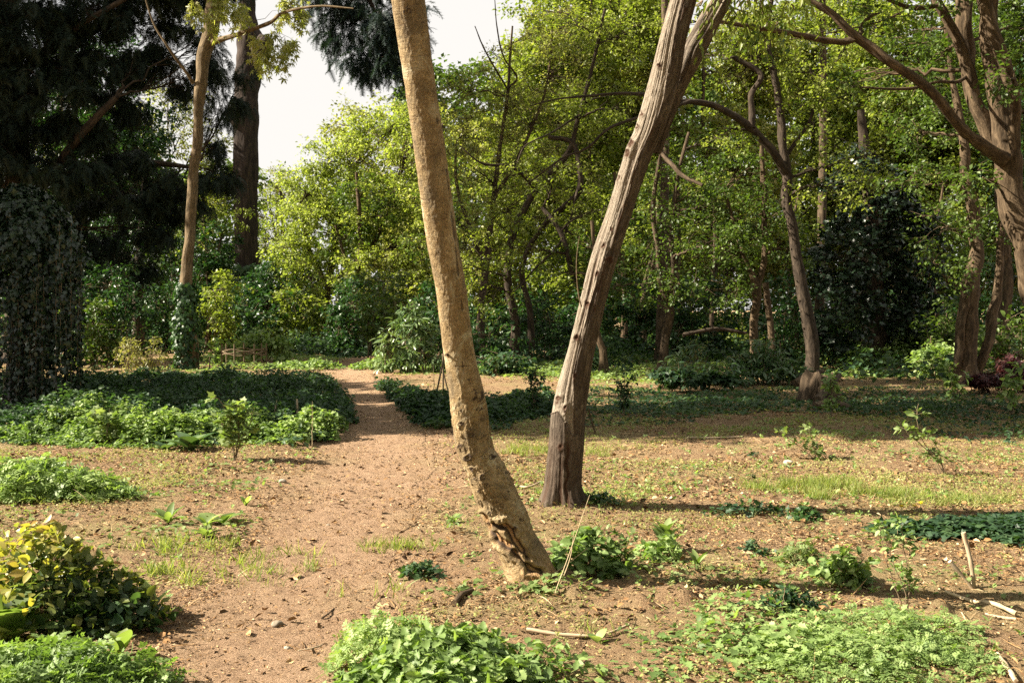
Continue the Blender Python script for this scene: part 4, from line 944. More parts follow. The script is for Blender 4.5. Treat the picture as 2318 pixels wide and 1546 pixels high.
# --- tall trees added so unseen crowns above the frame darken the wood beneath
for k, (x, y) in enumerate([(-15.5, 27), (4.3, 29), (9.5, 31), (15.5, 27)]):
    o = thing('added_canopy_tree', ['leftmost', 'second from the left', 'second from the right', 'rightmost'][k] + ' of the tall slim trees added to shade the wood with unseen crowns', 'tree', (x, y, 0))
    W = bez((x, y, -.2), (x + .3, y, 7), (x, y + .3, 15.5), 20)[0]; r = np.linspace(.16, .07, 20); tm, cm = MB(), MB(); rough_tube(tm, W, r, 10, .1, flare=.4)
    foliage(cm, [(W, r)], [(x + rng.uniform(-5, 3.5), y + rng.uniform(-4, 3), rng.uniform(14.5, 18), 2.0, 2.0, 1.3) for _ in range(9)], leaf=.26, per=26, clump_r=.6, dens=.9, shell=.1, wmb=tm, twigs=1)
    tm.build('trunk', [M['bark_mid']], o); cm.build('crown', [M['bark_mid'], M['leaf_mid']], o)

# --- trees just outside the picture on the left; their high crowns reach over the clearing and shade its middle
SH = math.cos(SUN_EL) / math.sin(SUN_EL)
spots = []
for ty, xs_ in ((13.6, np.arange(-1, 10.5, 1.9)), (15.6, np.arange(-9, 10.5, 2.0)), (18.2, np.arange(-10, 11, 2.3)), (21.0, [-9, -7, -5, 5.5, 8, 10.5])):
    for tx in xs_:
        if ty == 18.2 and -1.5 < tx < 4.5: continue
        z = rng.uniform(9.5, 12.5); tx = tx + rng.normal(0, .3); y_ = ty + rng.normal(0, .3)
        spots.append((tx - SH * z * SUN_TRAVEL[0], y_ - SH * z * SUN_TRAVEL[1], z, 1.35, 1.15, 1.2))
sx = np.array([s[0] for s in spots])
for k, (x, y, h, lo_, hi_) in enumerate([(-19.5, 15, 12, -99, -16), (-13.5, 15.5, 13, -16, -10), (-11.8, 17.5, 13, -10, 99)]):
    rows = [s for s in spots if lo_ <= s[0] < hi_]
    o = thing('shade_tree', ['leftmost', 'middle', 'nearest to the clearing'][k] + ' of the tall broad crowned trees beyond the left edge', 'tree', (x, y, 0))
    W = bez((x, y, -.2), (x + .3, y, h * .5), (x, y + .3, h), 20)[0]; r = np.linspace(.3, .1, 20); tm, cm = MB(), MB(); rough_tube(tm, W, r, 12, .1, flare=.4)
    foliage(cm, [(W, r)], rows, leaf=.24, per=32, clump_r=.5, dens=1.25, shell=.1, wmb=tm, twigs=1)
    tm.build('trunk', [M['bark_mid']], o); cm.build('crown', [M['bark_mid'], M['leaf_mid']], o)

# --- the wood goes on behind and to the right of the camera and keeps half the sky from the clearing
mb = MB(); bl = []
for k in range(64):
    az = R(rng.uniform(52, 250)); dd = rng.uniform(13, 20); zz = rng.uniform(1.5, 19)
    if math.degrees(az) > 215: zz = rng.uniform(1, 7); dd += 6
    bl.append((dd * math.sin(az), dd * math.cos(az) , zz, 3.2, 3.2, 2.6))
foliage(mb, [(np.array([[0, -30, 0], [0, -30, 1.]]), np.array([.1, .1]))], bl, leaf=.45, per=22, clump_r=1.0, dens=1.0, limbs=False, twigs=0)
tag(mb.build('surrounding_woodland', [M['leaf_mid'], M['leaf_mid']]), 'leafy wood surrounding the clearing behind and beside the viewpoint', 'woodland', kind='stuff')
mb = MB(); bl = []
for k in range(60):
    d_ = rng.uniform(36, 56); bl += px_blobs([(-350 + k * 50 + rng.uniform(-20, 20), 800 - (d_ - 26) * 1.9 - rng.uniform(0, 70), d_, 60, 55)])
foliage(mb, [(np.array([[0, 80, 0], [0, 80, 1.]]), np.array([.1, .1]))], bl, leaf=.2, per=30, clump_r=.6, dens=1.8, limbs=False, twigs=2)
tag(mb.build('undergrowth', [M['twig'], M['leaf_deep']]), 'dark tangled undergrowth closing the gaps between the trunks', 'undergrowth', kind='stuff')
# --- the wood far behind, read as one mass
mb = MB(); bl = []
for k in range(46):
    px = -420 + k * 72 + rng.uniform(-30, 30)
    top = 560 if 560 < px < 720 else (400 if px < 950 else 120)
    for py in np.arange(700, top - 1, -85): bl += px_blobs([(px, py + rng.uniform(-20, 20), rng.uniform(66, 84), 75, 60)])
foliage(mb, [(np.array([[0, 80, 0], [0, 80, 1.]]), np.array([.1, .1]))], bl, leaf=.42, per=24, clump_r=1.0, dens=1.3, limbs=False, twigs=0)
# drop the long branchlets by using leaves only
tag(mb.build('distant_woodland', [M['leaf_mid'], M['leaf_mid']]), 'dense green wood closing the view far behind the clearing', 'woodland', kind='stuff')
# ================================================================== UNDERGROWTH
def cover(name, label, quads, n, h, leaf, tmpl, mat, cat='ground cover', patch=-9, tone0=0., edge=.35):
    """low leafy cover inside ellipses given as (px, py, rx_m, ry_m)"""
    mb = MB(); tot = sum(q[2] * q[3] for q in quads)
    for (px, py, rx, ry) in quads:
        c = gp(px, py); k2 = int(n * rx * ry / tot); a = rng.uniform(0, 2 * np.pi, k2); r = rng.random(k2) ** .56 * 1.1
        rim = 1 + .34 * fbm(np.cos(a) * 2.4 + px, np.sin(a) * 2.4, 1, 3)
        x = c[0] + np.cos(a) * r * rx * rim; y = c[1] + np.sin(a) * r * ry * rim
        pd = path_dist(x, y); lump = fbm(x * 1.6, y * 1.6, 6, 3)
        kp = (pd > .02 + .12 * vnoise(x * 4, y * 4)) & (rng.random(k2) < .75 + .5 * lump)
        x, y, r, lump = x[kp], y[kp], r[kp], lump[kp]; k2 = len(x)
        l2 = fbm(x * 6, y * 6, 16, 2)
        hh = h * np.clip(.65 + .7 * lump + .45 * l2, .15, 1.9) * np.clip((1 - r) / edge, .18, 1) ** .7
        z = ground(x, y) + hh * (1 - .75 * rng.random(k2) ** 2.2) + .01
        D = nrm(rng.normal(0, 1, (k2, 3)) * [1, 1, .25] + [0, 0, -.05]); N = nrm(rng.normal(0, .38, (k2, 3)) + [0, 0, 1])
        put(mb, tmpl, np.stack([x, y, z], -1), D, N, leaf * rng.uniform(.55, 1.3, k2), np.clip(tone0 + .45 * (lump + .5) * .6 + .6 * rng.random(k2), 0, 1), 0, rng.uniform(.8, 1.25, k2))
    return tag(mb.build(name, [M[mat]]), label, cat, kind='stuff')

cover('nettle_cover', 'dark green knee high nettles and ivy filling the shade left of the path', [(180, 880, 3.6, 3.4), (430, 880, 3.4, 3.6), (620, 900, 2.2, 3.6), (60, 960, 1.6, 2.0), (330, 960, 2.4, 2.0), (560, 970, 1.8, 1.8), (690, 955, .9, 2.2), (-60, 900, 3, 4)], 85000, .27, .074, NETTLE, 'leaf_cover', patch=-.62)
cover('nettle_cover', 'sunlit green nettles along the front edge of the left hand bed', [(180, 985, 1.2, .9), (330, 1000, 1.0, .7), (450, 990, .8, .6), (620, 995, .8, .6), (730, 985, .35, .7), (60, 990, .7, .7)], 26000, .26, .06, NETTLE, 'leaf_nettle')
cover('nettle_cover', 'low green patch between the path and the pale leaning trunk', [(900, 915, 1.2, 2.2), (960, 945, .9, 1.6), (850, 885, .6, 1.6), (1000, 930, .8, 1.8)], 20000, .24, .07, NETTLE, 'leaf_cover', patch=-.25)
cover('nettle_cover', 'low green patch between the two leaning trunks', [(1150, 930, .9, 1.4), (1090, 950, .6, 1.2), (1210, 915, .7, 1.6)], 8000, .2, .07, NETTLE, 'leaf_cover', patch=.05)
cover('ivy_cover', 'dull green ivy and seedlings on the ground right of the dark leaning trunk', [(1400, 900, 1.4, 2.2), (1560, 905, 1.6, 1.7), (1420, 935, 1.2, 1.3), (1700, 915, 1.6, 1.6)], 11000, .08, .055, IVY, 'leaf_cover', patch=.35)
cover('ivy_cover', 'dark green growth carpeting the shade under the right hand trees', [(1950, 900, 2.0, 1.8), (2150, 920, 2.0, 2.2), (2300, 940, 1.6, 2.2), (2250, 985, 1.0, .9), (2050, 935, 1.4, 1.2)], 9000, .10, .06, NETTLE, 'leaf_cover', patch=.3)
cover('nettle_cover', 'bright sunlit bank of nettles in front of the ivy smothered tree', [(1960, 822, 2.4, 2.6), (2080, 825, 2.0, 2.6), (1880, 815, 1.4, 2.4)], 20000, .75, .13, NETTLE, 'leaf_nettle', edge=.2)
cover('bank_cover', 'green growth on the shaded bank beyond the end of the path', [(740, 800, 2.8, 3), (840, 800, 1.6, 3), (640, 795, 2, 3)], 12000, .55, .14, NETTLE, 'leaf_cover')
cover('woodland_floor_cover', 'mixed green plants along the lit strip at the far side of the clearing', [(950, 830, 1.4, 1.2), (1180, 845, 2.6, 1.6), (1380, 855, 2, 1.5), (1300, 830, 2, 1.5), (600, 835, 2.4, 1.4), (1450, 815, 3, 3), (560, 812, 2.6, 2), (1650, 838, 3, 1.6), (1900, 850, 2.6, 1.4), (1060, 838, 2.4, 1.8)], 34000, .13, .085, OVAL, 'leaf_nettle')
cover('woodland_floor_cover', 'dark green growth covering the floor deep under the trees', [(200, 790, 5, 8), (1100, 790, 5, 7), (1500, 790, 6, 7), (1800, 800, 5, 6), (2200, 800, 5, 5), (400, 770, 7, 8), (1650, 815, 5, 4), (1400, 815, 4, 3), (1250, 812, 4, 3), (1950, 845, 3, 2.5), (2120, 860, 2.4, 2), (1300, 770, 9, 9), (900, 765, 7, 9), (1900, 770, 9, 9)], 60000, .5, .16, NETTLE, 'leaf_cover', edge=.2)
cover('ground_ivy', 'dark green mat of ground ivy spreading in from the right edge', [(2110, 1205, .38, .22), (2200, 1200, .4, .28), (2290, 1195, .45, .35), (2330, 1215, .4, .3)], 9000, .10, .05, IVY, 'leaf_cover')
cover('weed_patch', 'pale green cut leaved weeds in the bottom right corner', [(2000, 1440, .34, .22), (1930, 1490, .4, .22), (2060, 1510, .42, .22), (1900, 1545, .4, .2), (2120, 1470, .2, .2)], 4000, .09, .042, PARSLEY, 'leaf_nettle', patch=-.15)
cover('weed_patch', 'straggly green weeds left of the bottom right patch', [(1620, 1450, .3, .22), (1560, 1510, .4, .2), (1720, 1470, .35, .22), (1680, 1400, .25, .15), (1500, 1450, .2, .15), (1790, 1500, .25, .2), (1850, 1440, .2, .15)], 1500, .10, .048, LOBE, 'leaf_nettle')
cover('weed_patch', 'small pale weeds sprouting round the foot of the pale leaning trunk', [(1150, 1350, .25, .12), (1210, 1350, .22, .1), (1100, 1330, .15, .12), (1260, 1350, .2, .1), (1030, 1345, .2, .12)], 240, .08, .055, LOBE, 'leaf_herb')
cover('weed_patch', 'thin scattered weeds on the sunny ground at right', [(1760, 1160, .5, .15), (1700, 1150, .3, .12), (1980, 1230, .4, .2), (1900, 1180, .3, .15), (1600, 1320, .5, .25), (2100, 1330, .5, .25), (2200, 1300, .4, .25), (1450, 1300, .3, .2), (1900, 985, .8, .35), (1750, 975, .8, .35), (2150, 1040, .9, .4), (1450, 1060, .9, .5)], 1600, .045, .045, LOBE, 'leaf_herb')
cover('weed_patch', 'thin scattered weeds on the sunny ground left of the path', [(400, 1090, .7, .3), (300, 1120, .4, .2), (560, 1100, .4, .3), (330, 1230, .5, .3), (120, 1180, .4, .2), (480, 1200, .5, .25), (600, 1060, .5, .3)], 700, .045, .05, LOBE, 'leaf_herb')

def mound(name, label, cat, px, py, rx, ry, h, n, tmpl, leaf, mat, group=None, outw=.7, tone0=0, inner=.2, stems=40, updir=.15, top_tone=0):
    c = G(px, py); o = thing(name, label, cat, c, group); fm, sm = MB(), MB()
    a = rng.uniform(0, 2 * np.pi, n); r = rng.random(n) ** .62 * 1.12
    rim = 1 + .38 * fbm(np.cos(a) * 2.2 + px, np.sin(a) * 2.2, 2, 3)
    x = c[0] + np.cos(a) * r * rx * rim; y = c[1] + np.sin(a) * r * ry * rim
    lump = fbm(x / h * .9, y / h * .9, px, 3)
    t = inner + (1 - inner) * rng.random(n) ** .6
    z = c[2] + .01 + h * np.sqrt(np.clip(1 - r ** 1.8, 0.015, 1)) * t * (1 + .4 * lump)
    O = np.stack([np.cos(a) * r, np.sin(a) * r, 0 * a], -1)
    D = nrm(O * outw + rdir(n, .45) * 1.1 + [0, 0, updir]); N = nrm(O * .5 + rng.normal(0, .42 + .4 * updir, (n, 3)) + [0, 0, 1])
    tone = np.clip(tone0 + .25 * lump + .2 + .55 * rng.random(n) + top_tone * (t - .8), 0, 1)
    put(fm, tmpl, np.stack([x, y, z], -1), D, N, leaf * rng.uniform(.55, 1.25, n), tone, 0, rng.uniform(.85, 1.2, n))
    i = rng.integers(0, n, stems); E = np.stack([x[i], y[i], z[i]], -1); A = np.stack([c[0] + (x[i] - c[0]) * .55, c[1] + (y[i] - c[1]) * .55, np.full(stems, c[2] - .01)], -1)
    V, T, tc = tubes(bez(A, A * .6 + E * .4 + [0, 0, .3 * h], E, 6), np.tile(np.linspace(.0035, .0014, 6), (stems, 1)), 4); sm.add(V, T, 0, .5, tc)
    sm.build('stem', [M['stem']], o); fm.build('foliage', [M[mat]], o)
    return o
mound('nettle_clump', 'big fresh green nettle clump at the bottom edge beside the path', 'nettles', 1015, 1545, .37, .32, .21, 2800, NETTLE, .055, 'leaf_nettle', stems=60)
mound('parsley_clump', 'feathery bright green mound growing against the left of the nettle clump', 'wild parsley', 905, 1500, .24, .26, .19, 1300, PARSLEY, .06, 'leaf_nettle', tone0=.12)
mound('herb_clump', 'loose small leaved herb on the right of the nettle clump', 'herb', 1190, 1530, .24, .18, .14, 420, OVAL, .045, 'leaf_nettle')
mound('parsley_clump', 'feathery green mound in the bottom left corner', 'wild parsley', 110, 1575, .42, .3, .20, 2200, PARSLEY, .08, 'leaf_nettle')
mound('parsley_clump', 'feathery sunlit mound at the left edge above the reddish shrub', 'wild parsley', 60, 1125, .62, .35, .26, 2400, PARSLEY, .10, 'leaf_nettle', tone0=.05)
mound('parsley_clump', 'low trailing green clump right of the left edge mound', 'wild parsley', 215, 1125, .35, .2, .13, 700, PARSLEY, .08, 'leaf_nettle')
mound('nettle_clump', 'green leafy clump on the right of the pale trunk foot', 'nettles', 1330, 1300, .22, .15, .28, 330, NETTLE, .075, 'leaf_nettle')
mound('cranesbill', 'round dark green mound right of the path, left of the pale trunk', 'plant', 952, 1305, .10, .08, .09, 170, LOBE, .05, 'leaf_cover', tone0=.2)
mound('cranesbill', 'round green mound beneath the upright foxglove shoot', 'plant', 1498, 1275, .13, .09, .13, 240, LOBE, .06, 'leaf_nettle')
mound('cranesbill', 'pale yellow green mound left of the tall thin saplings', 'plant', 1815, 1285, .12, .09, .12, 240, PARSLEY, .05, 'leaf_herb')
mound('cranesbill', 'small dark mound standing alone in the sunny ground', 'plant', 1820, 1175, .11, .08, .08, 200, LOBE, .045, 'leaf_deep', tone0=.3)
mound('cranesbill', 'small dark mound at the foot of the dark leaning trunk', 'plant', 1352, 1143, .14, .08, .07, 170, LOBE, .05, 'leaf_deep', tone0=.4)
mound('cranesbill', 'tiny dark green tuft on the reddish earth left of a paler mound', 'plant', 1700, 1250, .06, .05, .05, 70, LOBE, .04, 'leaf_cover')
mound('cranesbill', 'tiny flat dark tuft beside the reddish earth', 'plant', 1735, 1262, .07, .04, .03, 60, LOBE, .035, 'leaf_cover')
mound('nettle_clump', 'leafy nettles just left of the tall thin saplings', 'nettles', 1905, 1320, .15, .12, .2, 150, NETTLE, .075, 'leaf_nettle')
mound('nettle_clump', 'dark drooping weeds in the middle of the sunny ground', 'weed', 1690, 1165, .28, .08, .10, 130, LOBE, .06, 'leaf_cover')
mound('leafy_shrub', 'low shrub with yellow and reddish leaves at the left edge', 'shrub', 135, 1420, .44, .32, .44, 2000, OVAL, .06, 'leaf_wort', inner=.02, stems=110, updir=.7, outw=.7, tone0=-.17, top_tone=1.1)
mound('bramble', 'dark low leaves in the shade under the reddish shrub', 'bramble', 250, 1435, .22, .12, .12, 160, NETTLE, .075, 'leaf_cover')
mound('leafy_plant', 'low bright clump beside the start of the far path', 'plant', 870, 838, .7, .6, .28, 700, NETTLE, .12, 'leaf_nettle')
mound('leafy_plant', 'low clump on the lit ground left of the far path', 'plant', 700, 838, .9, .4, .22, 600, NETTLE, .11, 'leaf_nettle')
mound('leafy_plant', 'grey green tuft in the weeds below the thin saplings', 'plant', 1790, 1385, .16, .1, .09, 260, LANCE, .06, 'leaf_cover')

def rosette(name, label, cat, px, py, n, L, mat='leaf_herb', up=.9, group=None, tiers=1, wide=1.0, stemh=0):
    c = G(px, py); o = thing(name, label, cat, c, group); fm = MB(); sm = MB()
    for t in range(tiers):
        z = stemh * t / max(1, tiers - 1) if tiers > 1 else 0
        a = np.linspace(0, 2 * np.pi, n, endpoint=False) + rng.uniform(0, .7, n) + t
        D = nrm(np.stack([np.cos(a), np.sin(a), up * rng.uniform(.5, 1.5, n)], -1)); N = nrm(np.stack([-np.cos(a) * up, -np.sin(a) * up, 0 * a + 1], -1) + rng.normal(0, .1, (n, 3)))
        put(fm, BIGLEAF, c + np.array([0, 0, z]) + D * .01, D, N, L * (1 - .35 * t / max(1, tiers)) * rng.uniform(.75, 1.1, n), rng.random(n), 0, wide * rng.uniform(.85, 1.2, n))
    V, T, tc = tubes(np.array([c + [0, 0, -.02], c + [.003, 0, stemh * .5 + .01], c + [0, 0, stemh + .03]]), np.array([.008, .006, .004]), 8); sm.add(V, T, 0, .5, tc)
    sm.build('stem', [M['stem']], o); fm.build('foliage', [M[mat]], o)
    return o
rosette('foxglove', 'foxglove rosette left of a matching pair, left of the path', 'foxglove', 381, 1195, 9, .17, up=1.3, wide=.8, stemh=.03)
rosette('foxglove', 'small front rosette of the pair left of the path', 'foxglove', 466, 1222, 7, .15, up=1.1, tiers=2, stemh=.08)
rosette('foxglove', 'spreading rosette at the right of the pair left of the path', 'foxglove', 505, 1188, 8, .19, up=.8)
rosette('foxglove', 'upright foxglove shoot on a round mound, right of the leaning trunks', 'foxglove', 1508, 1255, 6, .17, up=1.5, tiers=3, stemh=.12, wide=.9)
rosette('foxglove', 'two leaved small rosette right of the foxglove mound', 'foxglove', 1578, 1300, 5, .12, up=1.7)
rosette('broad_leaved_plant', 'pale broad leaved plant in the shade of the left hand bed', 'plant', 432, 1022, 9, .34, 'leaf_laurel', up=1.0, wide=1.3)
rosette('broad_leaved_plant', 'smaller pale plant left of the broad leaved one', 'plant', 372, 1020, 7, .2, 'leaf_laurel', up=.8, wide=1.3)
rosette('comfrey', 'pale woolly broad leaves at the far left edge', 'comfrey', 10, 1470, 8, .30, 'leaf_herb', up=1.2, wide=1.7, tiers=2, stemh=.1)
rosette('dock_leaf', 'two tall single leaves standing right of the reddish shrub', 'dock', 345, 1400, 3, .19, 'leaf_nettle', up=2.4, wide=.8)
rosette('comfrey', 'small upright woolly leaf at the bottom left clump', 'comfrey', 272, 1490, 5, .14, 'leaf_herb', up=2.2, wide=1.5)
rosette('plantain', 'small pointed rosette on bare earth left of the pale trunk', 'plantain', 1028, 1180, 6, .09, 'leaf_nettle', up=1.0)
rosette('plantain', 'small leaf pair beside the thin sapling at right', 'plantain', 1720, 1338, 4, .08, 'leaf_herb', up=1.5, wide=1.6)
rosette('plantain', 'lone upright pale leaf in the weeds at bottom', 'plantain', 1352, 1452, 3, .07, 'leaf_nettle', up=1.5, wide=1.6)
rosette('plantain', 'small rosette left of the path near the lying stone', 'plantain', 556, 1150, 5, .11, 'leaf_nettle', up=1.8)

def sapling(name, label, cat, px, py, stems, leaf, mat, tmpl=OVAL, group=None, per=2, rad=.005, stemmat='twig', dr=.1, wide=1.0):
    """stems: list of lists of (px, py) way points above the base"""
    c = G(px, py); o = thing(name, label, cat, c, group); sm, fm = MB(), MB()
    for (pts, nl) in stems:
        P = np.array([[px, py, c[1]]] + [[a, b, c[1] + dy] for a, b, dy in [(q + (0,))[:3] for q in pts]], float)
        s = spline(P, 18); W = at(s[:, 0], s[:, 1], s[:, 2]); W[0] = c + [0, 0, -.02]; W[1:] += rng.normal(0, rad * .6, (17, 3))
        V, T, tc = tubes(W, np.linspace(rad, rad * .35, 18), 5); sm.add(V, T, 0, .5, tc)
        if not nl: continue
        i = np.sort(rng.uniform(4, 17, nl)); A = np.stack([np.interp(i, np.arange(18), W[:, k]) for k in range(3)], -1)
        A = np.repeat(A, per, 0); n = len(A)
        D = nrm(np.stack([rng.normal(size=n), rng.normal(size=n), rng.uniform(-.2, .9, n)], -1)); E = A + D * leaf * .8
        V, T, tc = tubes(bez(A, (A + E) / 2 + [0, 0, .01], E, 3), np.tile([rad * .35, rad * .3, rad * .2], (n, 1)), 3); sm.add(V, T, 0, .5, tc)
        for f in (.5, 1.0, 1.0):
            Q = A + (E - A) * f; D2 = nrm(D + rng.normal(0, .6, (n, 3)) + [0, 0, -dr])
            put(fm, tmpl, Q, D2, nrm(rng.normal(0, .35, (n, 3)) + [0, 0, 1]), leaf * rng.uniform(.6, 1.2, n), rng.random(n), 0, wide * rng.uniform(.9, 1.2, n))
    sm.build('stem', [M[stemmat]], o)
    if any(s[1] for s in stems): fm.build('foliage', [M[mat]], o)
    return o
sapling('sapling', 'leafy sapling with big pale leaves in front of the left hand bed', 'sapling', 530, 1045, [([(528, 1000), (520, 950), (495, 900)], 10), ([(545, 1000), (565, 960), (575, 925)], 9), ([(525, 1010), (505, 970), (500, 940)], 8), ([(540, 990), (540, 940), (535, 905)], 8)], .085, 'leaf_herb', MAPLE, rad=.008)
sapling('sapling', 'sapling with large sunlit leaves left of the one before the left hand bed', 'sapling', 240, 1010, [([(245, 960), (248, 925)], 9), ([(225, 970), (215, 935)], 7)], .10, 'leaf_herb', MAPLE)
sapling('sapling', 'tall thin sapling with small leaves right of the pale mound, right hand stem of two', 'sapling', 2053, 1385, [([(2058, 1320), (2048, 1250), (2040, 1170)], 20), ([(2045, 1330), (2020, 1270), (1995, 1180)], 10)], .04, 'leaf_nettle', rad=.0035)
sapling('sapling', 'tall thin leaning sapling beside the two stemmed one', 'sapling', 2042, 1372, [([(2020, 1310), (2000, 1250), (1988, 1170)], 8)], .035, 'leaf_nettle', rad=.004)
sapling('sapling', 'bright leaved sapling in the sun below the double trunk', 'sapling', 2142, 1082, [([(2125, 1040), (2090, 1000), (2075, 950), (2078, 915)], 12), ([(2110, 1030), (2060, 985), (2045, 965)], 5), ([(2120, 1010), (2095, 985)], 5)], .07, 'leaf_herb', rad=.006)
sapling('sapling', 'slender bare stemmed sapling with a small leafy top in the sunny ground', 'sapling', 1700, 1098, [([(1705, 1060), (1712, 1010)], 6)], .04, 'leaf_cover', rad=.004)
sapling('sapling', 'pair of small pale leaved saplings in the half shade at right', 'sapling', 1850, 1045, [([(1840, 1010), (1830, 965)], 12), ([(1810, 1010), (1765, 975)], 8), ([(1870, 1030)], 3)], .075, 'leaf_herb', LOBE, rad=.005)
sapling('sapling', 'bushy dark sapling between the two leaning trunks', 'sapling', 1208, 938, [([(1205, 890), (1190, 840)], 24), ([(1215, 890), (1235, 845)], 22), ([(1208, 880), (1212, 830)], 20)], .06, 'leaf_cover', rad=.008)
sapling('sapling', 'bushy dark sapling right of the dark leaning trunk', 'sapling', 1412, 945, [([(1410, 900), (1395, 845)], 24), ([(1418, 900), (1440, 850)], 22), ([(1412, 890), (1415, 835)], 20)], .06, 'leaf_cover', rad=.008)
sapling('sapling', 'leafy green shoot in front of the stump and dead bark', 'sapling', 1880, 945, [([(1885, 900), (1878, 860)], 16), ([(1890, 905), (1905, 885)], 6)], .09, 'leaf_nettle', rad=.007)
sapling('sapling', 'upright light green shoots at the foot of the double trunk', 'sapling', 2160, 910, [([(2155, 870), (2150, 830)], 14), ([(2170, 880), (2185, 850)], 8)], .12, 'leaf_nettle', rad=.008)
sapling('sapling', 'leafy shoots at the right edge beside the purple maple', 'sapling', 2290, 940, [([(2300, 880), (2310, 820)], 10), ([(2280, 890), (2268, 860)], 8), ([(2318, 1000), (2312, 940)], 0)], .12, 'leaf_nettle', rad=.008)
sapling('sapling', 'nettle like shoots left of the pale trunk foot', 'sapling', 1030, 1205, [([(1026, 1180), (1024, 1160)], 5)], .04, 'leaf_nettle', rad=.003)
sapling('sapling', 'straggling plant with many leaves between the nettles and the saplings', 'sapling', 1920, 1335, [([(1915, 1290), (1905, 1240)], 10), ([(1900, 1290), (1885, 1250)], 7), ([(1940, 1290), (1960, 1255)], 7)], .05, 'leaf_nettle', NETTLE, rad=.004)
sapling('sapling', 'wiry young plant right of the leafy clump beside the pale trunk', 'sapling', 1418, 1300, [([(1415, 1260), (1425, 1210)], 7), ([(1400, 1240), (1370, 1200)], 6)], .055, 'leaf_herb', LOBE, rad=.004)
sapling('bare_sapling', 'bare forked twig standing in the sunny ground at upper right', 'sapling', 2135, 1085, [([(2120, 1050), (2110, 1005)], 0), ([(2105, 1050), (2070, 1000)], 0)], .03, 'leaf_herb', rad=.004)
sapling('bare_sapling', 'bare forked twig in the sun left of the bright leaved sapling', 'sapling', 1875, 1042, [([(1855, 1015), (1835, 995)], 0)], .03, 'leaf_herb', rad=.004)
sapling('bare_sapling', 'bare thin twig near the grass patch', 'sapling', 2050, 1140, [([(2060, 1110), (2075, 1070)], 0), ([(2052, 1110), (2055, 1080)], 0)], .03, 'leaf_herb', rad=.0025)
sapling('bare_sapling', 'thin reddish stem rising among the weeds at lower right', 'sapling', 1770, 1395, [([(1775, 1340), (1782, 1290)], 2)], .03, 'leaf_herb', rad=.003)
sapling('bare_sapling', 'thin wand standing in the left hand bed near the path', 'sapling', 706, 1018, [([(707, 960), (706, 908)], 0)], .03, 'leaf_herb', rad=.005, stemmat='dry_stem')
sapling('bare_sapling', 'thin upright wand at the left of the middle green patch', 'sapling', 982, 905, [([(982, 860), (981, 825)], 0)], .03, 'leaf_herb', rad=.010, stemmat='twig')

# dry grass stalks leaning by the pale trunk
for (pts, lab) in (([(1255, 1345), (1290, 1250), (1335, 1120)], 'long dry straw stalk rising from the foot of the pale trunk'), ([(1262, 1338), (1290, 1265), (1300, 1200)], 'shorter dry straw stalk beside the long one'), ([(1210, 1318), (1265, 1290), (1330, 1240)], 'dry stalk slanting low across the pale trunk foot')):
    c = G(*pts[0]); o = MB(); s = spline(np.array([(a, b, c[1] - .12 + .03 * k) for k, (a, b) in enumerate(pts)]), 16); W = at(s[:, 0], s[:, 1], s[:, 2]); W[0, 2] = ground(W[0, 0], W[0, 1]) - .01
    V, T, tc = tubes(W, np.linspace(.0035, .0014, 16), 5); o.add(V, T, 0, .5, tc); tag(o.build('dry_stalk', [M['dry_stem']], base=W[0]), lab, 'dry stalk')

# sticks, stakes, logs
def stick(name, label, cat, pts, r0, r1, mat='stick', sides=10, group=None, seed=0):
    """pts (px, py, height above ground m); the first two numbers give the ground point under it"""
    W = np.array([G(a, b) + [0, 0, h] for a, b, h in pts]); s = spline(W, 24)
    mb = MB(); V, T, tc = tubes(s, np.linspace(r0, r1, 24), sides); cc = np.repeat(s, sides, 0)
    V = cc + (V - cc) * (1 + .22 * fbm(V[:, 0] * 18 + seed, V[:, 1] * 18, V[:, 2] * 18, 3))[:, None]
    mb.add(V, T, 0, .5, tc)
    for e, k in ((s[0], 0), (s[-1], 23)):
        i0 = k * sides; mb.add(np.vstack([V[i0:i0 + sides], e]), [(sides, j, (j + 1) % sides) for j in range(sides)])
    return tag(mb.build(name, [M[mat]], base=W[0]), label, cat, group)
def upright(name, label, pts, r0, r1, mat='stick', group=None, cat='stake'):
    c = G(*pts[0]); s = spline(np.array([(a, b, c[1]) for a, b in pts], float), 20); W = at(s[:, 0], s[:, 1], s[:, 2]); W[0] = c + [0, 0, -.03]
    mb = MB(); V, T, tc = tubes(W, np.linspace(r0, r1, 20), 9); cc = np.repeat(W, 9, 0); V = cc + (V - cc) * (1 + .2 * fbm(V[:, 0] * 16, V[:, 1] * 16, V[:, 2] * 16, 3))[:, None]; mb.add(V, T, 0, .5, tc)
    mb.add(np.vstack([V[-9:], W[-1]]), [(9, j, (j + 1) % 9) for j in range(9)])
    return tag(mb.build(name, [M[mat]], base=c), label, cat, group)
upright('stake', 'weathered grey stake standing upright at lower right', [(2205, 1335), (2198, 1275), (2181, 1205)], .015, .011)
upright('stick', 'pale stick leaning against the foot of the weathered stake', [(2207, 1337), (2185, 1310), (2150, 1270)], .010, .012, cat='stick')
upright('stake', 'thin leaning stake in the left hand bed, left of a thicker one', [(618, 965), (622, 935), (627, 906)], .014, .011)
upright('stake', 'thicker bent stake in the left hand bed near the path', [(670, 968), (673, 930), (672, 903)], .020, .014)
upright('stake', 'short orange stake left of the lit bed', [(472, 840), (474, 825), (475, 808)], .018, .016, 'bark_warm')
upright('stake', 'slanting thin stake right of the dark leaning trunk', [(1348, 985), (1340, 955), (1332, 925)], .010, .009, 'bark_warm')
upright('stake', 'grey post by the wood beyond the left hand bed', [(521, 790), (520, 765), (519, 728)], .07, .05)
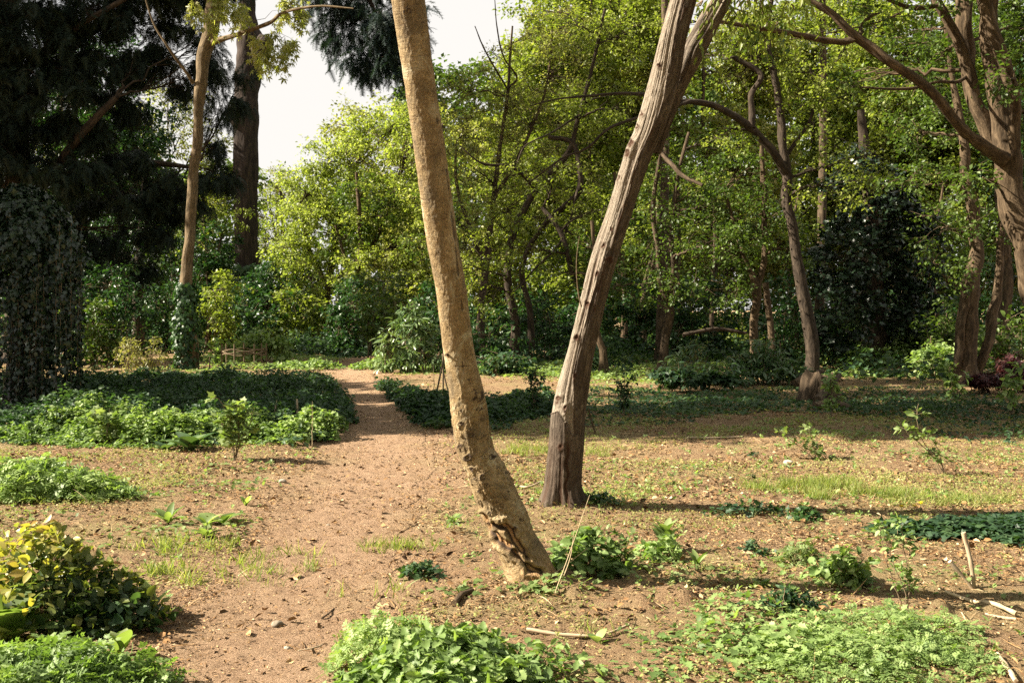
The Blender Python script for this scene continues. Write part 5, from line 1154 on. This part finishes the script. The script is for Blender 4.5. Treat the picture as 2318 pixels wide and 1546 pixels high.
stick('fallen_branch', 'long curved pale branch lying in front of the pale trunk', 'branch', [(1192, 1436, .012), (1280, 1442, .012), (1360, 1440, .012), (1424, 1418, .014)], .010, .006)
stick('fallen_branch', 'whitish dead branch lying at the right edge below the stake', 'branch', [(2140, 1352, .02), (2200, 1372, .016), (2250, 1388, .016), (2300, 1402, .018)], .009, .012, 'dry_stem')
stick('fallen_branch', 'short dead branch under the whitish one', 'branch', [(2230, 1405, .015), (2270, 1412, .012), (2300, 1418, .012)], .008, .006)
stick('fallen_branch', 'dead branch running out of the bottom right corner', 'branch', [(2258, 1500, .015), (2280, 1530, .015), (2300, 1560, .015)], .010, .011)
stick('fallen_branch', 'short stick lying above the bottom right weeds', 'branch', [(1820, 1354, .01), (1855, 1350, .012), (1885, 1345, .012)], .008, .006)
stick('fallen_branch', 'small curved stick on the path in the foreground', 'branch', [(728, 1394, .008), (744, 1385, .014), (756, 1370, .008)], .006, .003, 'bark_mid')
stick('fallen_branch', 'longer thin stick low on the path', 'branch', [(675, 1465, .006), (710, 1458, .008), (740, 1445, .006)], .005, .003)
stick('bark_piece', 'curled orange brown piece of bark lying before the pale trunk', 'bark', [(1028, 1378, .015), (1045, 1362, .03), (1070, 1350, .02)], .020, .012, 'bark_warm')
stick('fallen_branch', 'dead forked branch lying between the two leaning trunks', 'branch', [(1165, 1100, .02), (1195, 1104, .025), (1225, 1096, .03)], .012, .008)
stick('fallen_branch', 'fine stick lying in the half shade at right', 'branch', [(1555, 1000, .02), (1620, 998, .02), (1680, 996, .02)], .014, .010)
stick('fallen_pole', 'dark pole lying low across the undergrowth behind the forked tree', 'pole', [(1545, 850, 1.0), (1620, 850, 1.1), (1690, 850, 1.0)], .05, .04, 'bark_dark')
for (pts, r0, r1, lab) in (([(325, 782, .25), (365, 780, .35), (405, 778, .3)], .09, .07, 'pale log on top of the brushwood behind the slim pale trunk'), ([(320, 790, .12), (365, 788, .15), (410, 787, .1)], .10, .08, 'lower log in the brushwood behind the slim pale trunk'), ([(440, 782, .3), (480, 780, .35), (518, 778, .3)], .05, .04, 'thin pole lying right of the slim pale trunk'), ([(372, 800, .05), (390, 790, .3), (405, 780, .55)], .08, .05, 'orange split log leaning in the brushwood')):
    stick('log', lab, 'log', pts, r0, r1, 'bark_warm', group='logs piled at the edge of the wood')
# stump and dead bark at right
o = thing('tree_stump', 'rotten brown stump with torn bark at the foot of the arching tree', 'stump', G(1850, 905))
mb = MB(); c = G(1850, 905); W = np.array([c + [0, 0, -.1], c + [.02, 0, .12], c + [.05, 0, .32], c + [.06, 0, .42], c + [.06, 0, .36]]); V, T, tc = tubes(spline(W, 20), np.linspace(.34, .16, 20), 26); a = np.arctan2(tc[:, 1], tc[:, 0]); V[:, 2] += .10 * vnoise(a * 3, 1) * (V[:, 2] - c[2] > .3); cc = np.repeat(spline(W, 20), 26, 0); V = cc + (V - cc) * (1 + .35 * fbm(np.cos(a) * 2, np.sin(a) * 2, V[:, 2] * 1.5, 3))[:, None]; mb.add(V, T, 0, .5, tc)
mb.build('trunk', [M['bark_mid']], o)
for (p, lab, r) in (([(1800, 880, .1), (1830, 878, .25), (1860, 872, .3)], 'brown fallen limb lying left of the rotten stump', .09), ([(1850, 915, .06), (1880, 900, .25), (1900, 885, .3)], 'broken limb leaning on the rotten stump', .08), ([(1845, 925, .05), (1885, 922, .12), (1925, 930, .04)], 'curved limb lying in front of the rotten stump', .07)):
    stick('fallen_limb', lab, 'branch', p, r, r * .6, 'bark_mid')
# three stake tripod tied at its top
tp = thing('tree_tripod', 'rustic tripod of three thin poles tied together behind the pale trunk', 'tripod', G(995, 915))
for (bx, by, tx, ty) in ((982, 915, 1004, 815), (1003, 910, 1003, 800), (1020, 905, 1000, 830)):
    A = G(bx, by); m = MB(); E = at(tx, ty, A[1] + .0); V, T, tc = tubes(np.linspace(A, E, 8), np.full(8, .016), 7); m.add(V, T, 0, .5, tc); m.build('pole', [M['twig']], tp)
# little woven ring of sticks in the lit bed
wr = thing('woven_ring', 'small round hurdle woven from sticks in the lit bed', 'woven hurdle', G(553, 830))
c = G(553, 830); a = np.linspace(0, 2 * np.pi, 40)
for zz in (.32, .38, .44):
    m = MB(); P = np.stack([c[0] + .62 * np.cos(a), c[1] + .5 * np.sin(a), c[2] + zz + .03 * np.sin(a * 5 + zz * 40)], -1); V, T, tc = tubes(P, np.full(40, .016), 6); m.add(V, T, 0, .5, tc); m.build('rail', [M['twig']], wr)
for k in range(7):
    b = k * 2 * np.pi / 7; P = np.array([c + [.62 * math.cos(b), .5 * math.sin(b), -.05], c + [.62 * math.cos(b), .5 * math.sin(b), .62]]); m = MB(); V, T, tc = tubes(np.linspace(P[0], P[1], 5), np.full(5, .02), 6); m.add(V, T, 0, .5, tc); m.build('post', [M['twig']], wr)

# stones
def stone(label, px, py, s, seed):
    u, v = np.meshgrid(np.linspace(0, 2 * np.pi, 22), np.linspace(.02, np.pi - .02, 14)); V = np.stack([np.cos(u) * np.sin(v), np.sin(u) * np.sin(v), np.cos(v) * .6], -1).reshape(-1, 3)
    V *= (1 + .25 * fbm(V[:, 0] * 1.5 + seed, V[:, 1] * 1.5, V[:, 2] * 1.5, 3))[:, None] * s
    i = np.arange(14 * 22).reshape(14, 22); q = np.stack([i[:-1, :-1], i[:-1, 1:], i[1:, 1:], i[1:, :-1]], -1).reshape(-1, 4)
    c = G(px, py); m = MB(); m.add(V + c + [0, 0, s * .25], np.concatenate([q[:, [0, 2, 1]], q[:, [0, 3, 2]]]), 0, (seed * .37) % 1)
    return tag(m.build('stone', [M['stone']], base=c), label, 'stone')
stone('pale stone lying left of the path near a short stick', 640, 1090, .035, 1); stone('dark lump lying on the path in the foreground', 627, 1408, .028, 0); stone('small pebble on the left side of the path', 743, 1183, .014, 3)
stone('pale flat stone in the sunny ground at right', 1785, 1054, .05, 2); stone('small dark stone low on the path', 650, 1458, .016, 5)

# dandelions
for (px, py, lab) in ((2072, 1202, 'yellow dandelion head in front of the ground ivy'), (2070, 1150, 'yellow dandelion head behind the thin saplings'), (2084, 1143, 'rightmost yellow dandelion head behind the thin saplings'), (2040, 1150, 'leftmost yellow dandelion head behind the thin saplings')):
    c = G(px, py + 12); o = thing('dandelion', lab, 'dandelion', c, 'dandelions in flower'); m = MB(); V, T, tc = tubes(np.linspace(c, c + [0, 0, .05], 4), np.full(4, .002), 5); m.add(V, T, 0, .5, tc); m.build('stem', [M['stem']], o)
    m = MB(); n = 40; a = rng.uniform(0, 2 * np.pi, n); D = nrm(np.stack([np.cos(a), np.sin(a), rng.uniform(0, 1.2, n)], -1)); put(m, LANCE, np.repeat((c + [0, 0, .05])[None], n, 0), D, nrm(D * [-1, -1, 0] + [0, 0, 1]), .022, rng.random(n), 0, 1.2); m.build('flower', [M['petal']], o)

# ------------------------------------------------------------------ bushes
bush('laurel_bush', 'pale leaved evergreen bush beside the end of the path', [(920, 770, 24.5, 55, 50), (880, 800, 24.3, 35, 30), (960, 800, 24.3, 40, 30), (940, 730, 24.6, 40, 30)], 'leaf_laurel', leaf=.17, tmpl=LANCE, per=34, clump_r=.32, dens=1.5, shell=.6, tone0=.2)
bush('laurel_bush', 'dark leathery leaved bush in front of the twin stems', [(1720, 840, 21, 50, 45), (1690, 880, 20.5, 45, 35), (1760, 870, 21, 50, 40), (1735, 800, 21.2, 35, 30), (1800, 890, 20.5, 30, 25)], 'leaf_laurel', leaf=.17, tmpl=LANCE, per=26, clump_r=.3, dens=1.2, shell=.4, tone0=-.25)
bush('laurel_bush', 'straggly leathery bush left of the darker one', [(1580, 810, 21.5, 50, 30), (1600, 850, 21.2, 35, 30), (1540, 840, 21.4, 30, 24)], 'leaf_laurel', leaf=.17, tmpl=LANCE, per=18, clump_r=.3, dens=.9, shell=.4, tone0=-.15)
bush('bramble_bush', 'low green bush below the straggly leathery one', [(1560, 890, 19.5, 50, 30), (1620, 895, 19.4, 40, 26), (1520, 900, 19.5, 26, 20)], 'leaf_cover', leaf=.10, tmpl=NETTLE, per=36, clump_r=.25, dens=1.2)
bush('purple_maple', 'small maple with dark red leaves at the foot of the double trunk', [(2238, 885, 18.6, 24, 26), (2222, 905, 18.5, 16, 14)], 'leaf_purple', leaf=.11, tmpl=PALM, per=26, clump_r=.2, dens=1.4)
bush('purple_maple', 'taller dark red maple at the right edge', [(2300, 840, 19.2, 34, 40), (2310, 880, 19, 30, 26)], 'leaf_purple', leaf=.11, tmpl=PALM, per=26, clump_r=.25, dens=1.3)
bush('grey_shrub', 'pale dry feathery shrub in the lit bed left of the slim trunk', [(290, 800, 26, 22, 26), (345, 805, 26, 24, 24), (320, 825, 26, 40, 16)], 'leaf_far', leaf=.10, tmpl=LANCE, per=34, clump_r=.3, dens=1.5, flat=1.4)
bush('young_shrub', 'light green leafy shrub behind the woven hurdle', [(600, 775, 30, 50, 24), (560, 785, 30, 30, 22), (640, 790, 30, 30, 22), (505, 800, 29, 22, 24)], 'leaf_nettle', leaf=.15, per=34, clump_r=.35, dens=1.3, tone0=.15, tmpl=OVAL)
und = [
    (250, 650, 29, 80, 60, 'leaf_deep', 'green bush right of the ivy draped stump'), (210, 740, 28, 60, 60, 'leaf_mid', 'lower bush at the foot of the ivy draped stump'), (350, 690, 36, 70, 50, 'leaf_deep', 'bush behind the brushwood pile'),
    (500, 655, 36, 34, 40, 'leaf_spring', 'bright sunlit bush between the slim trunk and the lopped trunk'), (470, 560, 40, 60, 70, 'leaf_deep', 'tall bush behind the slim pale trunk'),
    (640, 620, 43, 70, 60, 'leaf_deep', 'dark drooping bush at the foot of the lopped trunk'), (540, 700, 42, 50, 60, 'leaf_deep', 'dark bush hiding the foot of the lopped trunk'), (680, 700, 38, 60, 50, 'leaf_spring', 'yellow green bush below the bright spreading tree'),
    (800, 680, 36, 60, 60, 'leaf_deep', 'dark evergreen bush right of the bright spreading tree'), (860, 650, 30, 50, 60, 'leaf_mid', 'leafy bush hanging above the pale evergreen'), (900, 690, 28, 40, 40, 'leaf_mid', 'large leaved bush left of the pale leaning trunk'),
    (1110, 760, 27, 50, 50, 'leaf_deep', 'dark bush right of the pale leaning trunk'), (1140, 810, 24, 40, 25, 'leaf_cover', 'low green bush in front of the crooked tree'), (1240, 720, 30, 70, 60, 'leaf_deep', 'dark bush between the crooked tree and the dark leaning trunk'),
    (1440, 680, 34, 70, 60, 'leaf_deep', 'dark bush left of the forked tree'), (1580, 690, 32, 80, 60, 'leaf_deep', 'dark bush right of the forked tree'), (1660, 760, 38, 80, 40, 'leaf_spring', 'lit growth seen under the trees beyond the fallen pole'),
    (1780, 700, 27, 60, 70, 'leaf_deep', 'dark bush between the twin stems and the arching tree'), (1870, 760, 27, 50, 50, 'leaf_deep', 'shadowy bush behind the sunlit nettle bank'), (2130, 720, 24, 50, 60, 'leaf_mid', 'bush left of the double trunk'),
    (2290, 760, 22, 60, 60, 'leaf_mid', 'leafy bush at the right edge behind the purple maple'), (2130, 810, 23, 40, 30, 'leaf_nettle', 'lit bushy growth left of the double trunk foot'), (1330, 800, 25, 60, 30, 'leaf_cover', 'low shaded bush left of the short gnarled stem'), (2050, 640, 31, 60, 80, 'leaf_deep', 'bush filling the shade behind the ivy smothered tree'),
    (100, 640, 30, 120, 90, 'leaf_deep', 'dark bush behind the ivy draped stump'), (1000, 700, 34, 60, 60, 'leaf_deep', 'dark bush straight behind the pale leaning trunk')]
for (px, py, dd, rx, rz, lm, lab) in und:
    zb = 815 - (dd - 26) * 2.6
    rows = [(px, py, dd, rx, rz), (px - rx * .5, (py + zb) / 2, dd - .4, rx * .7, max(20, (zb - py) * .5)), (px + rx * .5, (py + zb) / 2 + 10, dd, rx * .7, max(20, (zb - py) * .5))]
    bush('undergrowth_bush', lab, rows, lm, cat='bush', group='bushes under the trees', leaf=.11 if dd < 32 else .14, per=42, clump_r=.42, dens=1.1, tmpl=OVAL if dd < 30 else DIAMOND)

# ivy draped stump at the left edge
c = G(60, 930); D0 = c[1]
o = thing('ivy_stump', 'dead stump entirely draped in glossy dark ivy at the left edge', 'ivy covered stump', c)
W, r = stem_px([(50, 940, 90, D0), (55, 760, 60, D0), (60, 560, 50, D0), (60, 450, 30, D0)], 24); mb = MB(); rough_tube(mb, W, r, 14, .15); mb.build('trunk', [M['bark_dark']], o)
fm = MB(); n = 15000
top = at(60, 425, D0)[2]; a = rng.uniform(0, 2 * np.pi, n); t = rng.random(n)
cx0 = at(50, 600, D0)[0]; R0 = 102 / FP * D0
u = rng.random(n); zz = np.where(u < .35, 1.0, rng.random(n) ** .75)
prof = lambda h: R0 * (np.sqrt(np.clip(1 - (np.clip((h - .62) / .385, 0, 1)) ** 2, 0, 1)) * (.62 + .38 * np.clip(h / .55, 0, 1)))
h = np.where(u < .4, .62 + .38 * np.sin(rng.random(n) * np.pi / 2), zz * .9)
bot = c[2] + .55
bulge = 1 + .26 * (fbm(np.cos(a) * 2.6, np.sin(a) * 2.6, h * 6, 4) + .6 * vnoise(np.cos(a) * 7, np.sin(a) * 7, h * 14))
rr = prof(h) * bulge * rng.uniform(.84, 1.12, n)
fr_ = (h < .5) & (fbm(a * 2.6, 3, h * 2, 3) > (h / .5 - .62) * 1.2)
P = np.stack([cx0 + rr * np.cos(a), D0 + rr * np.sin(a) * .9, bot + h * (top - bot)], -1)[~fr_]; a, h = a[~fr_], h[~fr_]; n = len(a)
O = np.stack([np.cos(a), np.sin(a), np.clip((h - .7) * 4, 0, 1.4)], -1)
put(fm, IVY, P, nrm(rng.normal(0, .5, (n, 3)) + [0, 0, -1] + O * .4), nrm(O + rng.normal(0, .6, (n, 3)) + [0, 0, .6]), rng.uniform(.04, .11, n), rng.random(n))
fm.build('ivy', [M['leaf_ivy']], o)
sm = MB()
for (px, y0, y1) in [(rng.uniform(-20, 190), rng.uniform(560, 780), rng.uniform(860, 1000)) for _ in range(26)] + [(20, 800, 960), (48, 780, 1010), (70, 800, 930), (95, 760, 990), (110, 790, 930), (128, 760, 950), (160, 700, 880), (178, 640, 1000), (185, 700, 900), (135, 560, 700), (5, 780, 930), (150, 780, 930), (60, 820, 985), (-20, 760, 930)]:
    dd = D0 - rng.uniform(.4, .8); A, E = at(px, y0 - 60, dd), at(px + rng.normal(0, 5), y1, dd); E[2] = max(E[2], .08); A[2] = max(A[2], E[2] + .3)
    Wc = bez(A, (A + E) / 2 + rng.normal(0, .05, 3), E, 20)[0]; V, T, tc = tubes(Wc, np.full(20, .004), 4); sm.add(V, T, 0, .5, tc)
    k2 = int(34 * np.linalg.norm(E - A) / .6); i = rng.uniform(0, 19, k2); Q = np.stack([np.interp(i, np.arange(20), Wc[:, k]) for k in range(3)], -1) + rng.normal(0, .03, (k2, 3))
    put(sm, IVY, Q, nrm(rng.normal(0, .6, (k2, 3)) + [0, 0, -1]), nrm(rng.normal(0, .5, (k2, 3)) + [-.3, -.7, .5]), rng.uniform(.045, .085, k2), rng.random(k2), 1)
sm.build('hanging_ivy', [M['twig'], M['leaf_ivy']], o)
